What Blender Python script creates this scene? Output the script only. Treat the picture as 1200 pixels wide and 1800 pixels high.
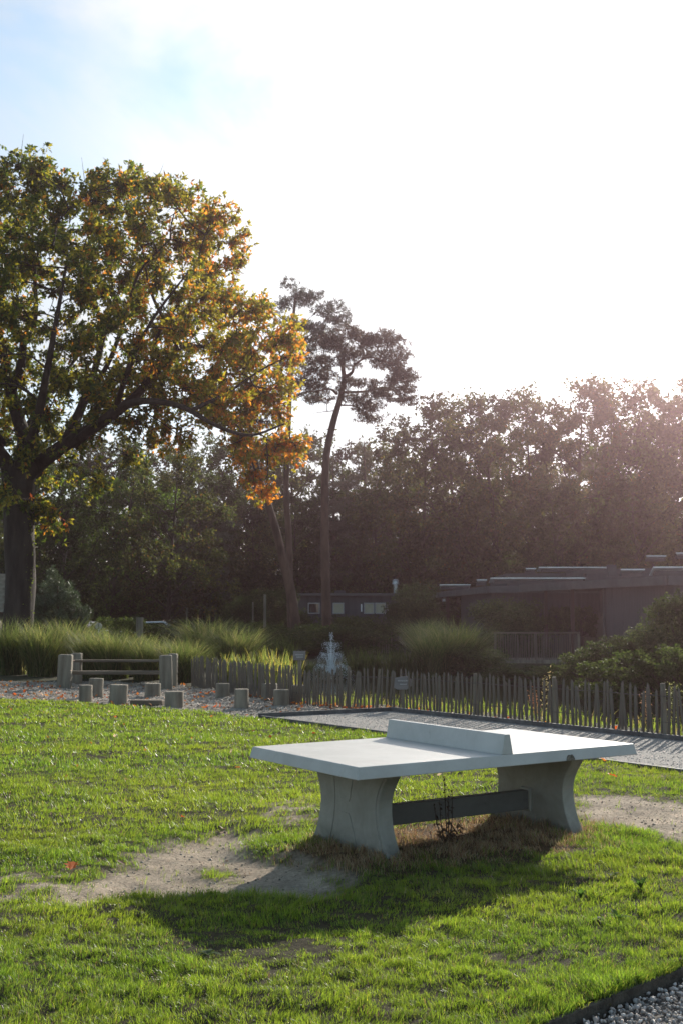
import bpy, math, random
import numpy as np
from mathutils import Vector, Matrix

for o in list(bpy.data.objects):
    bpy.data.objects.remove(o)
S = bpy.context.scene
C = S.collection
R = math.radians

# ------------------------------------------------------------------ camera
CAM_H, PITCH, FPX = 1.83, 0.0869, 2050.3
cam_d = bpy.data.cameras.new('camera')
cam_d.sensor_fit = 'VERTICAL'; cam_d.sensor_height = 36.0; cam_d.lens = FPX / 1800 * 36
cam_d.clip_start = 0.1; cam_d.clip_end = 3000
cam_d.dof.use_dof = True; cam_d.dof.focus_distance = 9.0; cam_d.dof.aperture_fstop = 6.3
cam = bpy.data.objects.new('camera', cam_d); C.objects.link(cam)
cam.location = (0, 0, CAM_H); cam.rotation_euler = (math.pi / 2 + PITCH, 0, 0)
S.camera = cam

# ------------------------------------------------------------------ sun and sky
SUN_AZ, SUN_EL = R(24), R(20.5)
sdir = Vector((math.sin(SUN_AZ) * math.cos(SUN_EL), math.cos(SUN_AZ) * math.cos(SUN_EL), math.sin(SUN_EL)))
sl = bpy.data.lights.new('sun', 'SUN'); sl.energy = 5.0; sl.angle = R(0.6); sl.color = (1, .93, .82)
so = bpy.data.objects.new('sun', sl); C.objects.link(so)
so.rotation_euler = (-sdir).to_track_quat('-Z', 'Y').to_euler()

W = bpy.data.worlds.new('World'); S.world = W; W.use_nodes = True
nt = W.node_tree; nt.nodes.clear()
def wn(t, **k):
    n = nt.nodes.new(t)
    for a, b in k.items(): setattr(n, a, b)
    return n
def wmath(op, a, b=None, clamp=False):
    n = wn('ShaderNodeMath', operation=op); n.use_clamp = clamp
    for i, v in enumerate((a, b)):
        if v is None: continue
        if isinstance(v, (int, float)): n.inputs[i].default_value = v
        else: nt.links.new(v, n.inputs[i])
    return n.outputs[0]
sky = wn('ShaderNodeTexSky', sky_type='NISHITA'); sky.sun_disc = False
sky.sun_elevation = SUN_EL; sky.sun_rotation = SUN_AZ; sky.dust_density = .6; sky.air_density = 1.0; sky.ozone_density = 2.5
tc = wn('ShaderNodeTexCoord')
dot = wn('ShaderNodeVectorMath', operation='DOT_PRODUCT'); dot.inputs[1].default_value = sdir
nt.links.new(tc.outputs['Generated'], dot.inputs[0])
mp = wn('ShaderNodeMapping'); mp.inputs['Scale'].default_value = (1, 1, 2.2); mp.inputs['Location'].default_value = (.9, .4, .2)
nt.links.new(tc.outputs['Generated'], mp.inputs[0])
ns = wn('ShaderNodeTexNoise'); ns.inputs['Scale'].default_value = 2.4; ns.inputs['Detail'].default_value = 6; ns.inputs['Roughness'].default_value = .6; ns.inputs['Distortion'].default_value = .8
nt.links.new(mp.outputs[0], ns.inputs[0])
toward = wmath('MAXIMUM', dot.outputs['Value'], 0)
p2 = wmath('POWER', toward, 4); p20 = wmath('POWER', toward, 30)
cov = wmath('ADD', wmath('MULTIPLY', ns.outputs[0], 1.7), wmath('MULTIPLY', p2, .75))
mask = wn('ShaderNodeMapRange'); mask.interpolation_type = 'SMOOTHSTEP'
nt.links.new(cov, mask.inputs[0]); mask.inputs[1].default_value = .78; mask.inputs[2].default_value = 1.55; mask.inputs[4].default_value = .97
cb = wmath('ADD', wmath('ADD', 2.2, wmath('MULTIPLY', p2, 12.5)), wmath('MULTIPLY', p20, 25.0))
cc = wn('ShaderNodeCombineColor'); 
for i, k in enumerate((.97, .985, 1.0)): nt.links.new(wmath('MULTIPLY', cb, k), cc.inputs[i])
mx = wn('ShaderNodeMix', data_type='RGBA')
hs = wn('ShaderNodeHueSaturation'); hs.inputs['Hue'].default_value = .482; hs.inputs['Saturation'].default_value = .85; hs.inputs['Value'].default_value = 1.7
nt.links.new(sky.outputs[0], hs.inputs['Color'])
nt.links.new(mask.outputs[0], mx.inputs[0]); nt.links.new(hs.outputs[0], mx.inputs[6]); nt.links.new(cc.outputs[0], mx.inputs[7])
bg = wn('ShaderNodeBackground'); bg.inputs[1].default_value = .085
out = wn('ShaderNodeOutputWorld')
nt.links.new(mx.outputs[2], bg.inputs[0]); nt.links.new(bg.outputs[0], out.inputs[0])

S.view_settings.view_transform = 'Standard'; S.view_settings.look = 'None'
S.view_settings.exposure = 0.57; S.view_settings.gamma = 1; S.view_settings.use_curve_mapping = False
S.render.engine = 'CYCLES'
S.cycles.max_bounces = 6; S.cycles.diffuse_bounces = 3; S.cycles.transmission_bounces = 4; S.cycles.transparent_max_bounces = 6
S.cycles.volume_bounces = 0
S.cycles.use_denoising = True

rng = np.random.default_rng(7)
random.seed(7)

# ------------------------------------------------------------------ helpers
def unp(u, v, z=0.0):
    """ground position (x, y) seen at photo pixel (u, v) for a point at height z"""
    X = (u - 600) / FPX; Y = (900 - v) / FPX
    cp, sp = math.cos(PITCH), math.sin(PITCH)
    dy, dz = cp - Y * sp, sp + Y * cp
    t = (z - CAM_H) / dz
    return X * t, dy * t
def at(u, v, y):
    """world point at depth y on the sight line of photo pixel (u, v)"""
    X = (u - 600) / FPX; Y = (900 - v) / FPX
    cp, sp = math.cos(PITCH), math.sin(PITCH)
    t = y / (cp - Y * sp)
    return np.array([X * t, y, CAM_H + (sp + Y * cp) * t])
def tag(o, label=None, cat=None, group=None, kind=None):
    if label: o['label'] = label
    if cat: o['category'] = cat
    if group: o['group'] = group
    if kind: o['kind'] = kind
    return o
def empty(name, loc=(0, 0, 0), rz=0, label=None, cat=None, group=None):
    o = bpy.data.objects.new(name, None); C.objects.link(o)
    o.location = loc; o.rotation_euler = (0, 0, rz); o.empty_display_size = .1
    return tag(o, label, cat, group)
def copy_tree(o, parent=None):
    c = o.copy(); C.objects.link(c); c.parent = parent
    for ch in o.children: copy_tree(ch, c)
    return c
def mesh_np(name, V, F, mat, parent=None, col=None, smooth=False, attrs=None):
    """V (n,3); F (m,k) array of one face size, or a list of tuples"""
    me = bpy.data.meshes.new(name)
    if isinstance(F, np.ndarray):
        m, k = F.shape
        me.vertices.add(len(V)); me.vertices.foreach_set('co', np.asarray(V, np.float32).ravel())
        me.loops.add(m * k); me.loops.foreach_set('vertex_index', F.astype(np.int32).ravel())
        me.polygons.add(m); me.polygons.foreach_set('loop_start', np.arange(0, m * k, k, dtype=np.int32))
        me.polygons.foreach_set('loop_total', np.full(m, k, dtype=np.int32))
        me.update(calc_edges=True)
    else:
        me.from_pydata([tuple(map(float, v)) for v in V], [], F)
    if smooth: me.polygons.foreach_set('use_smooth', np.ones(len(me.polygons), dtype=bool))
    if col is not None:
        a = me.color_attributes.new('Col', 'FLOAT_COLOR', 'POINT')
        cc_ = np.ones((len(V), 4), np.float32); cc_[:, :3] = col
        a.data.foreach_set('color', cc_.ravel())
    me.materials.append(mat)
    o = bpy.data.objects.new(name, me); C.objects.link(o)
    if parent: o.parent = parent
    return o
class MB:
    """collects polygons for one mesh"""
    def __init__(s): s.v = []; s.f = []
    def add(s, vs, fs):
        n = len(s.v); s.v += [tuple(map(float, p)) for p in vs]; s.f += [tuple(i + n for i in f) for f in fs]; return s
    def box(s, c, d, rz=0, M=None):
        x, y, z = d[0] / 2, d[1] / 2, d[2] / 2
        P = [Vector((a * x, b * y, e * z)) for e in (-1, 1) for a, b in ((-1, -1), (1, -1), (1, 1), (-1, 1))]
        T = Matrix.Translation(c) @ Matrix.Rotation(rz, 4, 'Z')
        if M is not None: T = T @ M
        return s.add([T @ p for p in P], [(3, 2, 1, 0), (4, 5, 6, 7), (0, 1, 5, 4), (1, 2, 6, 5), (2, 3, 7, 6), (3, 0, 4, 7)])
    def tube(s, pts, rad, n=8, cap=True, wob=0):
        pts = [Vector(p) for p in pts]
        if not hasattr(rad, '__len__'): rad = [rad] * len(pts)
        base = len(s.v); up = Vector((.31, .17, .93))
        for i, p in enumerate(pts):
            t = (pts[min(i + 1, len(pts) - 1)] - pts[max(i - 1, 0)])
            if t.length < 1e-6: t = Vector((0, 0, 1))
            t.normalize()
            a = t.cross(up if abs(t.dot(up)) < .95 else Vector((1, 0, 0))).normalized(); b = t.cross(a)
            for k in range(n):
                an = 2 * math.pi * k / n; r = rad[i] * (1 + wob * math.sin(an * 3 + i * .7) + wob * .6 * math.sin(an * 5 - i))
                s.v.append(tuple(p + (a * math.cos(an) + b * math.sin(an)) * r))
        for i in range(len(pts) - 1):
            for k in range(n):
                k2 = (k + 1) % n
                s.f.append((base + i * n + k, base + (i + 1) * n + k, base + (i + 1) * n + k2, base + i * n + k2))
        if cap:
            s.f.append(tuple(base + k for k in range(n)))
            s.f.append(tuple(base + (len(pts) - 1) * n + k for k in reversed(range(n))))
        return s
    def prism(s, poly, h0, h1, axis='z'):
        """poly 2D list; extruded"""
        n = len(poly)
        def P(p, h): return (p[0], p[1], h) if axis == 'z' else ((h, p[0], p[1]) if axis == 'x' else (p[0], h, p[1]))
        return s.add([P(p, h0) for p in poly] + [P(p, h1) for p in poly],
                     [tuple(reversed(range(n))), tuple(range(n, 2 * n))] + [(i, (i + 1) % n, n + (i + 1) % n, n + i) for i in range(n)])
    def build(s, name, mat, parent=None, smooth=False, bevel=0, segs=1):
        me = bpy.data.meshes.new(name); me.from_pydata(s.v, [], s.f)
        if smooth:
            me.polygons.foreach_set('use_smooth', np.ones(len(me.polygons), dtype=bool))
        me.materials.append(mat)
        o = bpy.data.objects.new(name, me); C.objects.link(o)
        if parent: o.parent = parent
        if bevel:
            b = o.modifiers.new('bevel', 'BEVEL'); b.width = bevel; b.segments = segs; b.limit_method = 'ANGLE'; b.angle_limit = R(25)
        return o
def smoothnoise(x, y, s, seed=0):
    """cheap smooth noise about -1..1 on arrays"""
    r = np.random.default_rng(seed); v = 0; a = 0
    for k in range(7):
        th = r.uniform(0, 2 * math.pi); f = s * (1 + .45 * k); ph = r.uniform(0, 6.28)
        th2 = r.uniform(0, 6.28)
        w = 1 / (1 + .35 * k)
        v = v + w * np.sin((x * np.cos(th) + y * np.sin(th)) * f + ph + 1.3 * np.sin((x * np.cos(th2) + y * np.sin(th2)) * f * .7 + ph * 2)); a += w
    return v / a * 1.6
def inpoly(x, y, poly):
    x = np.asarray(x); y = np.asarray(y); c = np.zeros(x.shape, bool); n = len(poly)
    for i in range(n):
        x1, y1 = poly[i]; x2, y2 = poly[(i + 1) % n]
        if y1 == y2: continue
        c ^= ((y1 > y) != (y2 > y)) & (x < (x2 - x1) * (y - y1) / (y2 - y1) + x1)
    return c
def segdist(x, y, poly, closed=True):
    d = np.full(np.shape(x), 1e9); n = len(poly)
    for i in range(n if closed else n - 1):
        ax, ay = poly[i]; bx, by = poly[(i + 1) % n]
        dx, dy = bx - ax, by - ay
        t = np.clip(((x - ax) * dx + (y - ay) * dy) / (dx * dx + dy * dy + 1e-9), 0, 1)
        d = np.minimum(d, np.hypot(x - ax - t * dx, y - ay - t * dy))
    return d
def sdist(x, y, poly):
    """signed distance, positive inside"""
    d = segdist(x, y, poly); return np.where(inpoly(x, y, poly), d, -d)

# ------------------------------------------------------------------ materials
def material(name):
    m = bpy.data.materials.new(name); m.use_nodes = True
    n = m.node_tree; b = n.nodes['Principled BSDF']; return m, n, b
def noise(n, scale, detail=4, rough=.55, coord='Object', dist=0, sc=None):
    t = n.nodes.new('ShaderNodeTexCoord'); x = n.nodes.new('ShaderNodeTexNoise')
    x.inputs['Scale'].default_value = scale; x.inputs['Detail'].default_value = detail; x.inputs['Roughness'].default_value = rough; x.inputs['Distortion'].default_value = dist
    if sc:
        mpp = n.nodes.new('ShaderNodeMapping'); mpp.inputs['Scale'].default_value = sc
        n.links.new(t.outputs[coord], mpp.inputs[0]); n.links.new(mpp.outputs[0], x.inputs[0])
    else: n.links.new(t.outputs[coord], x.inputs[0])
    return x.outputs[0]
def ramp(n, fac, stops):
    r = n.nodes.new('ShaderNodeValToRGB'); e = r.color_ramp.elements
    while len(e) < len(stops): e.new(.5)
    for i, (p, c) in enumerate(stops): e[i].position = p; e[i].color = (*c, 1)
    n.links.new(fac, r.inputs[0]); return r.outputs[0]
def mixc(n, fac, a, b, mode='MIX'):
    m = n.nodes.new('ShaderNodeMix'); m.data_type = 'RGBA'; m.blend_type = mode
    if isinstance(fac, (int, float)): m.inputs[0].default_value = fac
    else: n.links.new(fac, m.inputs[0])
    for i, v in ((6, a), (7, b)):
        if isinstance(v, tuple): m.inputs[i].default_value = (*v, 1)
        else: n.links.new(v, m.inputs[i])
    return m.outputs[2]
def bump(n, b, h, strength=.5, dist=.01):
    x = n.nodes.new('ShaderNodeBump'); x.inputs['Strength'].default_value = strength; x.inputs['Distance'].default_value = dist
    n.links.new(h, x.inputs['Height']); n.links.new(x.outputs[0], b.inputs['Normal'])
def noisy(name, c1, c2, scale=8, rough=.85, bscale=None, bs=.4, bd=.01, sc=None, spec=.3, detail=5, pos=(.35, .65)):
    m, n, b = material(name)
    f = noise(n, scale, detail, .6, sc=sc)
    n.links.new(ramp(n, f, [(pos[0], c1), (pos[1], c2)]), b.inputs['Base Color'])
    b.inputs['Roughness'].default_value = rough; b.inputs['Specular IOR Level'].default_value = spec
    if bscale: bump(n, b, noise(n, bscale, 4, .6, sc=sc), bs, bd)
    return m
def leafmat(name, trans=.5, tint=(1, 1, 1), rough=.5, spec=.25):
    m, n, b = material(name)
    a = n.nodes.new('ShaderNodeVertexColor'); a.layer_name = 'Col'
    n.links.new(a.outputs[0], b.inputs['Base Color']); b.inputs['Roughness'].default_value = rough; b.inputs['Specular IOR Level'].default_value = spec
    t = n.nodes.new('ShaderNodeBsdfTranslucent')
    n.links.new(mixc(n, 1.0, a.outputs[0], tint, 'MULTIPLY'), t.inputs[0])
    mx_ = n.nodes.new('ShaderNodeMixShader'); mx_.inputs[0].default_value = trans
    n.links.new(b.outputs[0], mx_.inputs[1]); n.links.new(t.outputs[0], mx_.inputs[2])
    n.links.new(mx_.outputs[0], n.nodes['Material Output'].inputs[0]); return m

M_leaf = leafmat('tree_leaf', .5, (1.6, 1.6, .9), .6, .08)
M_oak = leafmat('oak_leaf', .6, (2.2, 2.0, 1.0), .5, .3)
M_grass = leafmat('grass_blade', .6, (2.9, 2.7, 1.1), .38, .45)
M_weed = leafmat('weed_leaf', .4, (1.8, 1.9, 1), .75, .1)
M_straw = leafmat('straw', .4, (1.2, 1.15, 1), .6, .3)
M_tuss = leafmat('tussock_blade', .5, (2.3, 2.2, 1.2), .6, .2)
M_needle = leafmat('pine_needle', .25, (1.3, 1.3, 1))
M_deadleaf = leafmat('dead_leaf', .4, (1.4, 1.1, .8), .6)
M_bark = noisy('bark', (.02, .015, .011), (.055, .042, .032), 3, .9, 14, .8, .05, sc=(1, 1, .25))
M_pinebark = noisy('pine_bark', (.05, .03, .022), (.14, .08, .055), 3, .9, 12, .8, .04, sc=(1, 1, .3))
M_twig = noisy('twig', (.03, .022, .018), (.06, .045, .035), 5)
M_wood = noisy('weathered_wood', (.11, .095, .07), (.235, .205, .155), 6, .85, 30, .7, .008, sc=(1, 1, .12))
M_woodrail = noisy('weathered_rail', (.09, .07, .05), (.18, .145, .105), 6, .85, 30, .6, .008, sc=(.1, 1, 1))
M_stump = noisy('stump_bark', (.12, .10, .075), (.26, .225, .17), 5, .9, 22, .8, .012, sc=(1, 1, .2))
M_paling = noisy('split_chestnut', (.085, .07, .055), (.19, .16, .125), 9, .85, 40, .6, .004, sc=(1, 1, .08))
M_wire = noisy('rusty_wire', (.06, .055, .05), (.12, .1, .09), 30)
M_kerb = noisy('dark_edging', (.055, .055, .055), (.11, .11, .105), 6, .7, 40, .3, .003)
M_rot = noisy('rotten_board', (.03, .026, .02), (.08, .07, .055), 9, .95, 30, 1, .02)
M_darkclad = noisy('dark_cladding', (.045, .045, .05), (.075, .075, .08), 3, .8, 20, .3, .004, sc=(1, 1, .1))
M_fascia = noisy('roof_fascia', (.07, .068, .068), (.1, .098, .096), 2, .7)
M_roof = noisy('roof_felt', (.05, .05, .052), (.08, .08, .08), 2, .9)
M_steelpost = noisy('brown_post', (.05, .025, .02), (.07, .035, .03), 4, .6)
M_galv = noisy('galvanised', (.45, .46, .48), (.6, .61, .62), 3, .35, spec=.6)
M_galv.node_tree.nodes['Principled BSDF'].inputs['Metallic'].default_value = .7
M_panel = noisy('roof_light', (.55, .58, .62), (.66, .69, .72), 1.5, .25, spec=.6)
M_glass, n_, b_ = material('window_glass'); b_.inputs['Base Color'].default_value = (.02, .022, .024, 1); b_.inputs['Roughness'].default_value = .04; b_.inputs['Specular IOR Level'].default_value = .8
M_blind = noisy('pale_blind', (.36, .34, .24), (.42, .4, .29), 3)
M_frame = noisy('window_frame', (.3, .3, .3), (.36, .36, .36), 3, .5)
M_white = noisy('white_plastic', (.7, .7, .7), (.78, .78, .78), 4, .4)
M_carpaint = noisy('car_paint', (.2, .25, .33), (.24, .29, .37), 1, .25, spec=.7)
M_carpale = noisy('car_paint_pale', (.5, .53, .56), (.55, .57, .6), 1, .25, spec=.7)
M_rubber = noisy('rubber', (.02, .02, .02), (.03, .03, .03), 5)
M_signwood = noisy('sign_board', (.13, .12, .115), (.22, .2, .19), 8, .8, 30, .4, .003, sc=(.2, 1, 1))
M_ink = noisy('sign_print', (.33, .32, .31), (.4, .39, .37), 20)
M_shingle = noisy('shingle', (.2, .17, .14), (.33, .29, .24), 5, .9)
M_water, n_, b_ = material('pond_water')
b_.inputs['Base Color'].default_value = (.012, .016, .012, 1); b_.inputs['Roughness'].default_value = .03; b_.inputs['Specular IOR Level'].default_value = .6
bump(n_, b_, noise(n_, 5, 3, .6, sc=(1, 2.2, 1)), .35, .03)
M_spray, n_, b_ = material('water_spray'); b_.inputs['Base Color'].default_value = (.85, .86, .86, 1); b_.inputs['Roughness'].default_value = .1
b_.inputs['Specular IOR Level'].default_value = .8
t_ = n_.nodes.new('ShaderNodeBsdfTranslucent'); t_.inputs[0].default_value = (.75, .85, .9, 1)
x_ = n_.nodes.new('ShaderNodeMixShader'); n_.links.new(b_.outputs[0], x_.inputs[1]); n_.links.new(t_.outputs[0], x_.inputs[2]); n_.links.new(x_.outputs[0], n_.nodes['Material Output'].inputs[0])

# painted concrete of the table
def concrete(name, c1, c2, stain, rough, moss=0.0):
    m, n, b = material(name)
    base = ramp(n, noise(n, 2.2, 6, .65), [(.3, c1), (.7, c2)])
    sp = ramp(n, noise(n, 14, 5, .7), [(.62, (0, 0, 0)), (.78, (1, 1, 1))])
    col = mixc(n, 1, base, (1, 1, 1), 'MULTIPLY')
    mm = n.nodes.new('ShaderNodeMath'); mm.operation = 'MULTIPLY'; n.links.new(sp, mm.inputs[0]); mm.inputs[1].default_value = .6
    bl = ramp(n, noise(n, 3.5, 8, .75, dist=1.5), [(.42, (0, 0, 0)), (.66, (1, 1, 1))]); m4 = n.nodes.new('ShaderNodeMath'); m4.operation = 'MULTIPLY'; n.links.new(bl, m4.inputs[0]); m4.inputs[1].default_value = .22; col = mixc(n, m4.outputs[0], col, stain)
    col = mixc(n, mm.outputs[0], col, stain)
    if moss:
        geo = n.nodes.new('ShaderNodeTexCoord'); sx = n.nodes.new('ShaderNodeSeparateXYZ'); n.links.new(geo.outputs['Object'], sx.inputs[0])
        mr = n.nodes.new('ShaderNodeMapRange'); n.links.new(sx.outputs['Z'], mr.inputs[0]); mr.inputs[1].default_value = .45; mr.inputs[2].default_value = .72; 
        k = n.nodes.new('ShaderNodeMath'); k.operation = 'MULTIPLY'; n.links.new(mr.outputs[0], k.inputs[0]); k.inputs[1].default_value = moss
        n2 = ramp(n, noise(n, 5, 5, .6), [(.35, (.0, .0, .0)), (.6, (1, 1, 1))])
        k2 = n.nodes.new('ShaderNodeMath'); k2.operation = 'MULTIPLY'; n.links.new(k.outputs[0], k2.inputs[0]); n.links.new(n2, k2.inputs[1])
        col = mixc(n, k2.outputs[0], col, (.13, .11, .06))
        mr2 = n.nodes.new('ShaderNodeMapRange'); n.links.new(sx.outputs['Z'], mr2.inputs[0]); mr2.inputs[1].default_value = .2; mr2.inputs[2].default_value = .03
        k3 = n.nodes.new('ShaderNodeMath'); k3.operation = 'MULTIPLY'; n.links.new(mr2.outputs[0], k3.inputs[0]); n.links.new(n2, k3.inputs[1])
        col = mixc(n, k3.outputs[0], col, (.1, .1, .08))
    n.links.new(col, b.inputs['Base Color']); b.inputs['Roughness'].default_value = rough; b.inputs['Specular IOR Level'].default_value = .4
    bump(n, b, noise(n, 60, 4, .6), .25, .003)
    return m
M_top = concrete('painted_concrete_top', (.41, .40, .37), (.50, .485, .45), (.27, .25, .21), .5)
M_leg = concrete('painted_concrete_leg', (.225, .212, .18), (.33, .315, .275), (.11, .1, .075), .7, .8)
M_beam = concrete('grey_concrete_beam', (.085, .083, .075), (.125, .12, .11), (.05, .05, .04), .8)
M_chip = noisy('bare_concrete', (.06, .055, .045), (.2, .18, .14), 40, .95, 60, .8, .01)

# ground materials
def attr_ground(name):
    m, n, b = material(name)
    a = n.nodes.new('ShaderNodeVertexColor'); a.layer_name = 'Col'
    v = ramp(n, noise(n, 30, 6, .7), [(.3, (.6, .6, .6)), (.7, (1.25, 1.25, 1.25))])
    v2 = ramp(n, noise(n, 2.5, 4, .6), [(.3, (.8, .8, .8)), (.7, (1.12, 1.1, 1.08))])
    c_ = mixc(n, 1, mixc(n, 1, a.outputs[0], v, 'MULTIPLY'), v2, 'MULTIPLY')
    n.links.new(c_, b.inputs['Base Color']); b.inputs['Roughness'].default_value = .95; b.inputs['Specular IOR Level'].default_value = .1
    bump(n, b, noise(n, 38, 8, .75), 1.0, .035)
    return m
M_soil = attr_ground('lawn_soil')
M_far = noisy('woodland_soil', (.035, .04, .02), (.08, .075, .045), 1.2, .95, 8, .5, .05, spec=.1)
M_sand = noisy('playground_sand', (.2, .17, .14), (.36, .32, .27), 3, .95, 18, .9, .03, spec=.1)
M_path = noisy('path_grit', (.2, .185, .165), (.34, .32, .29), 90, .9, 110, 1, .012, spec=.15, pos=(.3, .7))
M_gravelbed = noisy('gravel_bed', (.06, .055, .05), (.14, .13, .12), 30, .95, 50, .8, .01)
M_stone = leafmat('gravel_stone', 0.0, (0, 0, 0), .75, .3)
M_chipw = leafmat('wood_chip', 0.0, (0, 0, 0), .7, .3)

# ------------------------------------------------------------------ layout of the ground
PATH = [(-1.45, 20.75), (.91, 22.1), (9.1, 11.5), (6.6, 10.1)]
lawn_back = [unp(0, 1228), unp(120, 1233), unp(250, 1243), unp(350, 1250), unp(430, 1259), PATH[0]]
KNEAR = [(-.9, 3.2), (.12, 4.62), (.853, 5.40), (1.296, 5.83), (1.788, 6.29), (2.9, 7.15), (4.4, 8.1), (7.0, 9.0)]
LAWN = [(-14, 26.8)] + lawn_back + [PATH[3], KNEAR[-1]] + KNEAR[::-1][1:] + [(-.9, 2.2), (-14, 2.2)]
FENCE = [(7.9, 13.65), (5.0, 17.35), (1.15, 22.55), (.1, 23.1), (-.95, 24.1), (-2.3, 27.0), (-3.85, 30.2)]
SAND = [(-15, 26.6)] + [(x, y - .25) for x, y in lawn_back[:-1]] + [PATH[0], PATH[1]] + [(1.15, 22.7), (.1, 23.5), (-.95, 24.4), (-2.3, 27.3), (-3.95, 30.8), (-4.6, 32), (-15, 32.5)]
POND = [(9.5, 16.5), (6.2, 19.0), (2.6, 23.8), (1.2, 25.2), (-.3, 26.6), (-1.4, 30), (-1.8, 36), (-1, 41.5), (3, 43), (6, 42.8), (9.2, 42.5), (12, 38), (14, 28), (13, 19)]
WATER_Z = -.42
DIRT_A = [unp(*p) for p in ((95, 1580), (150, 1552), (200, 1524), (245, 1500), (310, 1478), (365, 1462), (405, 1452), (440, 1462), (430, 1488), (470, 1500), (520, 1505), (560, 1518), (610, 1540), (600, 1573), (540, 1577), (480, 1574), (420, 1570), (350, 1566), (290, 1572), (240, 1566), (190, 1575), (140, 1592))]
DIRT_B = [unp(*p) for p in ((1000, 1400), (1090, 1398), (1200, 1412), (1300, 1430), (1300, 1505), (1200, 1486), (1120, 1458), (1060, 1448), (1020, 1440))]
WORN = [unp(*p) for p in ((-40, 1530), (60, 1530), (140, 1545), (130, 1575), (60, 1600), (-40, 1600))]
WORN2 = [unp(*p) for p in ((330, 1640), (480, 1620), (640, 1600), (820, 1570), (900, 1590), (760, 1620), (640, 1650), (520, 1690), (400, 1700), (330, 1680))]
BALD = [unp(*p) for p in ((460, 1410), (540, 1405), (560, 1430), (520, 1450), (470, 1440))]
TUFT_IN = [unp(*p) for p in ((335, 1510), (380, 1512), (440, 1520), (430, 1540), (380, 1535), (340, 1520))]
YAW = .5768; TC = (.848, 9.66)
def table_local(x, y):
    c, s = math.cos(YAW), math.sin(YAW); x = x - TC[0]; y = y - TC[1]
    return c * x + s * y, -s * x + c * y
def table_world(a, b):
    c, s = math.cos(YAW), math.sin(YAW); return TC[0] + c * a - s * b, TC[1] + s * a + c * b
def dirt_mask(x, y):
    """1 = bare dirt, 0 = turf"""
    e = .10 * smoothnoise(x, y, 7, 3) + .05 * smoothnoise(x, y, 23, 4)
    d = np.maximum(sdist(x, y, DIRT_A), sdist(x, y, DIRT_B)) + e
    m = np.clip((d + .05 * smoothnoise(x, y, 45, 8)) / .22 + .5, 0, 1)
    w = np.clip((np.maximum(sdist(x, y, WORN), sdist(x, y, BALD)) + .15 + 1.6 * e) / .3, 0, 1) * np.clip(.55 + .9 * smoothnoise(x, y, 15, 9), 0, 1)
    m = np.maximum(m, w)
    t = np.clip((sdist(x, y, TUFT_IN) + .6 * e) / .06, 0, 1) * np.clip(.6 + .8 * smoothnoise(x, y, 30, 12), 0, 1)
    return m * (1 - t * .8)
def straw_mask(x, y):
    a, b = table_local(x, y)
    r = np.hypot((a) / 1.45, (b + .15) / .75)
    return np.clip(1.35 - r + .25 * smoothnoise(x, y, 6, 21), 0, 1)
def H(x, y):
    z = .018 * smoothnoise(x, y, 1.1, 1) + .016 * smoothnoise(x, y, 4, 2)
    a, b = table_local(x, y)
    z = z + .045 * np.exp(-((a / 1.5) ** 2 + (b / .8) ** 2) ** 2)
    da = np.clip(sdist(x, y, DIRT_A) / .3, -.35, 1); z = z - .055 * np.clip(da + .35, 0, 1.2)
    z = z + .010 * smoothnoise(x, y, 19, 5) * np.clip(1.1 - .2 * (da > 0), 0, 1)
    return z

def sheet(name, poly, zf, xs, ys, mat, colf=None, margin=0.0, parent=None):
    X, Y = np.meshgrid(xs, ys); Z = zf(X, Y)
    nx, ny = len(xs), len(ys)
    cx = (X[:-1, :-1] + X[1:, 1:]) / 2; cy = (Y[:-1, :-1] + Y[1:, 1:]) / 2
    keep = sdist(cx, cy, poly) > -margin
    i = np.arange(nx * ny).reshape(ny, nx)
    F = np.stack([i[:-1, :-1], i[:-1, 1:], i[1:, 1:], i[1:, :-1]], -1)[keep]
    V = np.stack([X, Y, Z], -1).reshape(-1, 3)
    used = np.unique(F); re = np.zeros(len(V), int); re[used] = np.arange(len(used))
    V = V[used]; F = re[F]
    col = colf(V[:, 0], V[:, 1]) if colf else None
    return mesh_np(name, V, F, mat, parent, col=col, smooth=True)

def lawn_col(x, y):
    d = dirt_mask(x, y)[:, None]; s = straw_mask(x, y)[:, None]
    soil = np.array([.07, .06, .035]); dirt = np.array([.47, .385, .29]); st = np.array([.14, .085, .045])
    c = soil * (1 - s) + st * s
    dirt = dirt * (1 + .16 * smoothnoise(x, y, 5, 81) + .12 * smoothnoise(x, y, 17, 82))[:, None]
    return c * (1 - d) + dirt * d
ys = [2.2]
while ys[-1] < 27.5: ys.append(ys[-1] + max(.03, ys[-1] * .0055))
lawn = sheet('lawn', LAWN, H, np.arange(-14, 8, .05), np.array(ys), M_soil, lawn_col, -.035)
tag(lawn, 'uneven lawn soil with pale bare dirt patches beside the concrete table', kind='structure')

# wide ground with the pond hollow
def axis(lo, hi, step, far):
    a = list(np.arange(lo, hi + step / 2, step)); s = step
    while a[-1] < far: s *= 1.25; a.append(a[-1] + s)
    s = step
    while a[0] > -far: s *= 1.25; a.insert(0, a[0] - s)
    return np.array(a)
def gz(x, y):
    z = np.full(np.shape(x), -.02) + .03 * smoothnoise(x, y, .5, 31)
    for P in (LAWN, SAND, PATH):
        z = z - .16 * np.clip((sdist(x, y, P) - .2) / .25, 0, 1)
    pd = sdist(x, y, POND); z = z - 1.1 * np.clip((pd + .6) / 1.6, 0, 1)
    ks = segdist(x, y, KNEAR, False); near = (~inpoly(x, y, LAWN)) & (y < 9.5)
    z = np.where(near, -.16, z)
    return z
ground = sheet('ground', [(-2000, -2000), (2000, -2000), (2000, 2000), (-2000, 2000)], gz, axis(-16, 16, .3, 260), axis(2, 46, .3, 260), M_far)
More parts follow.
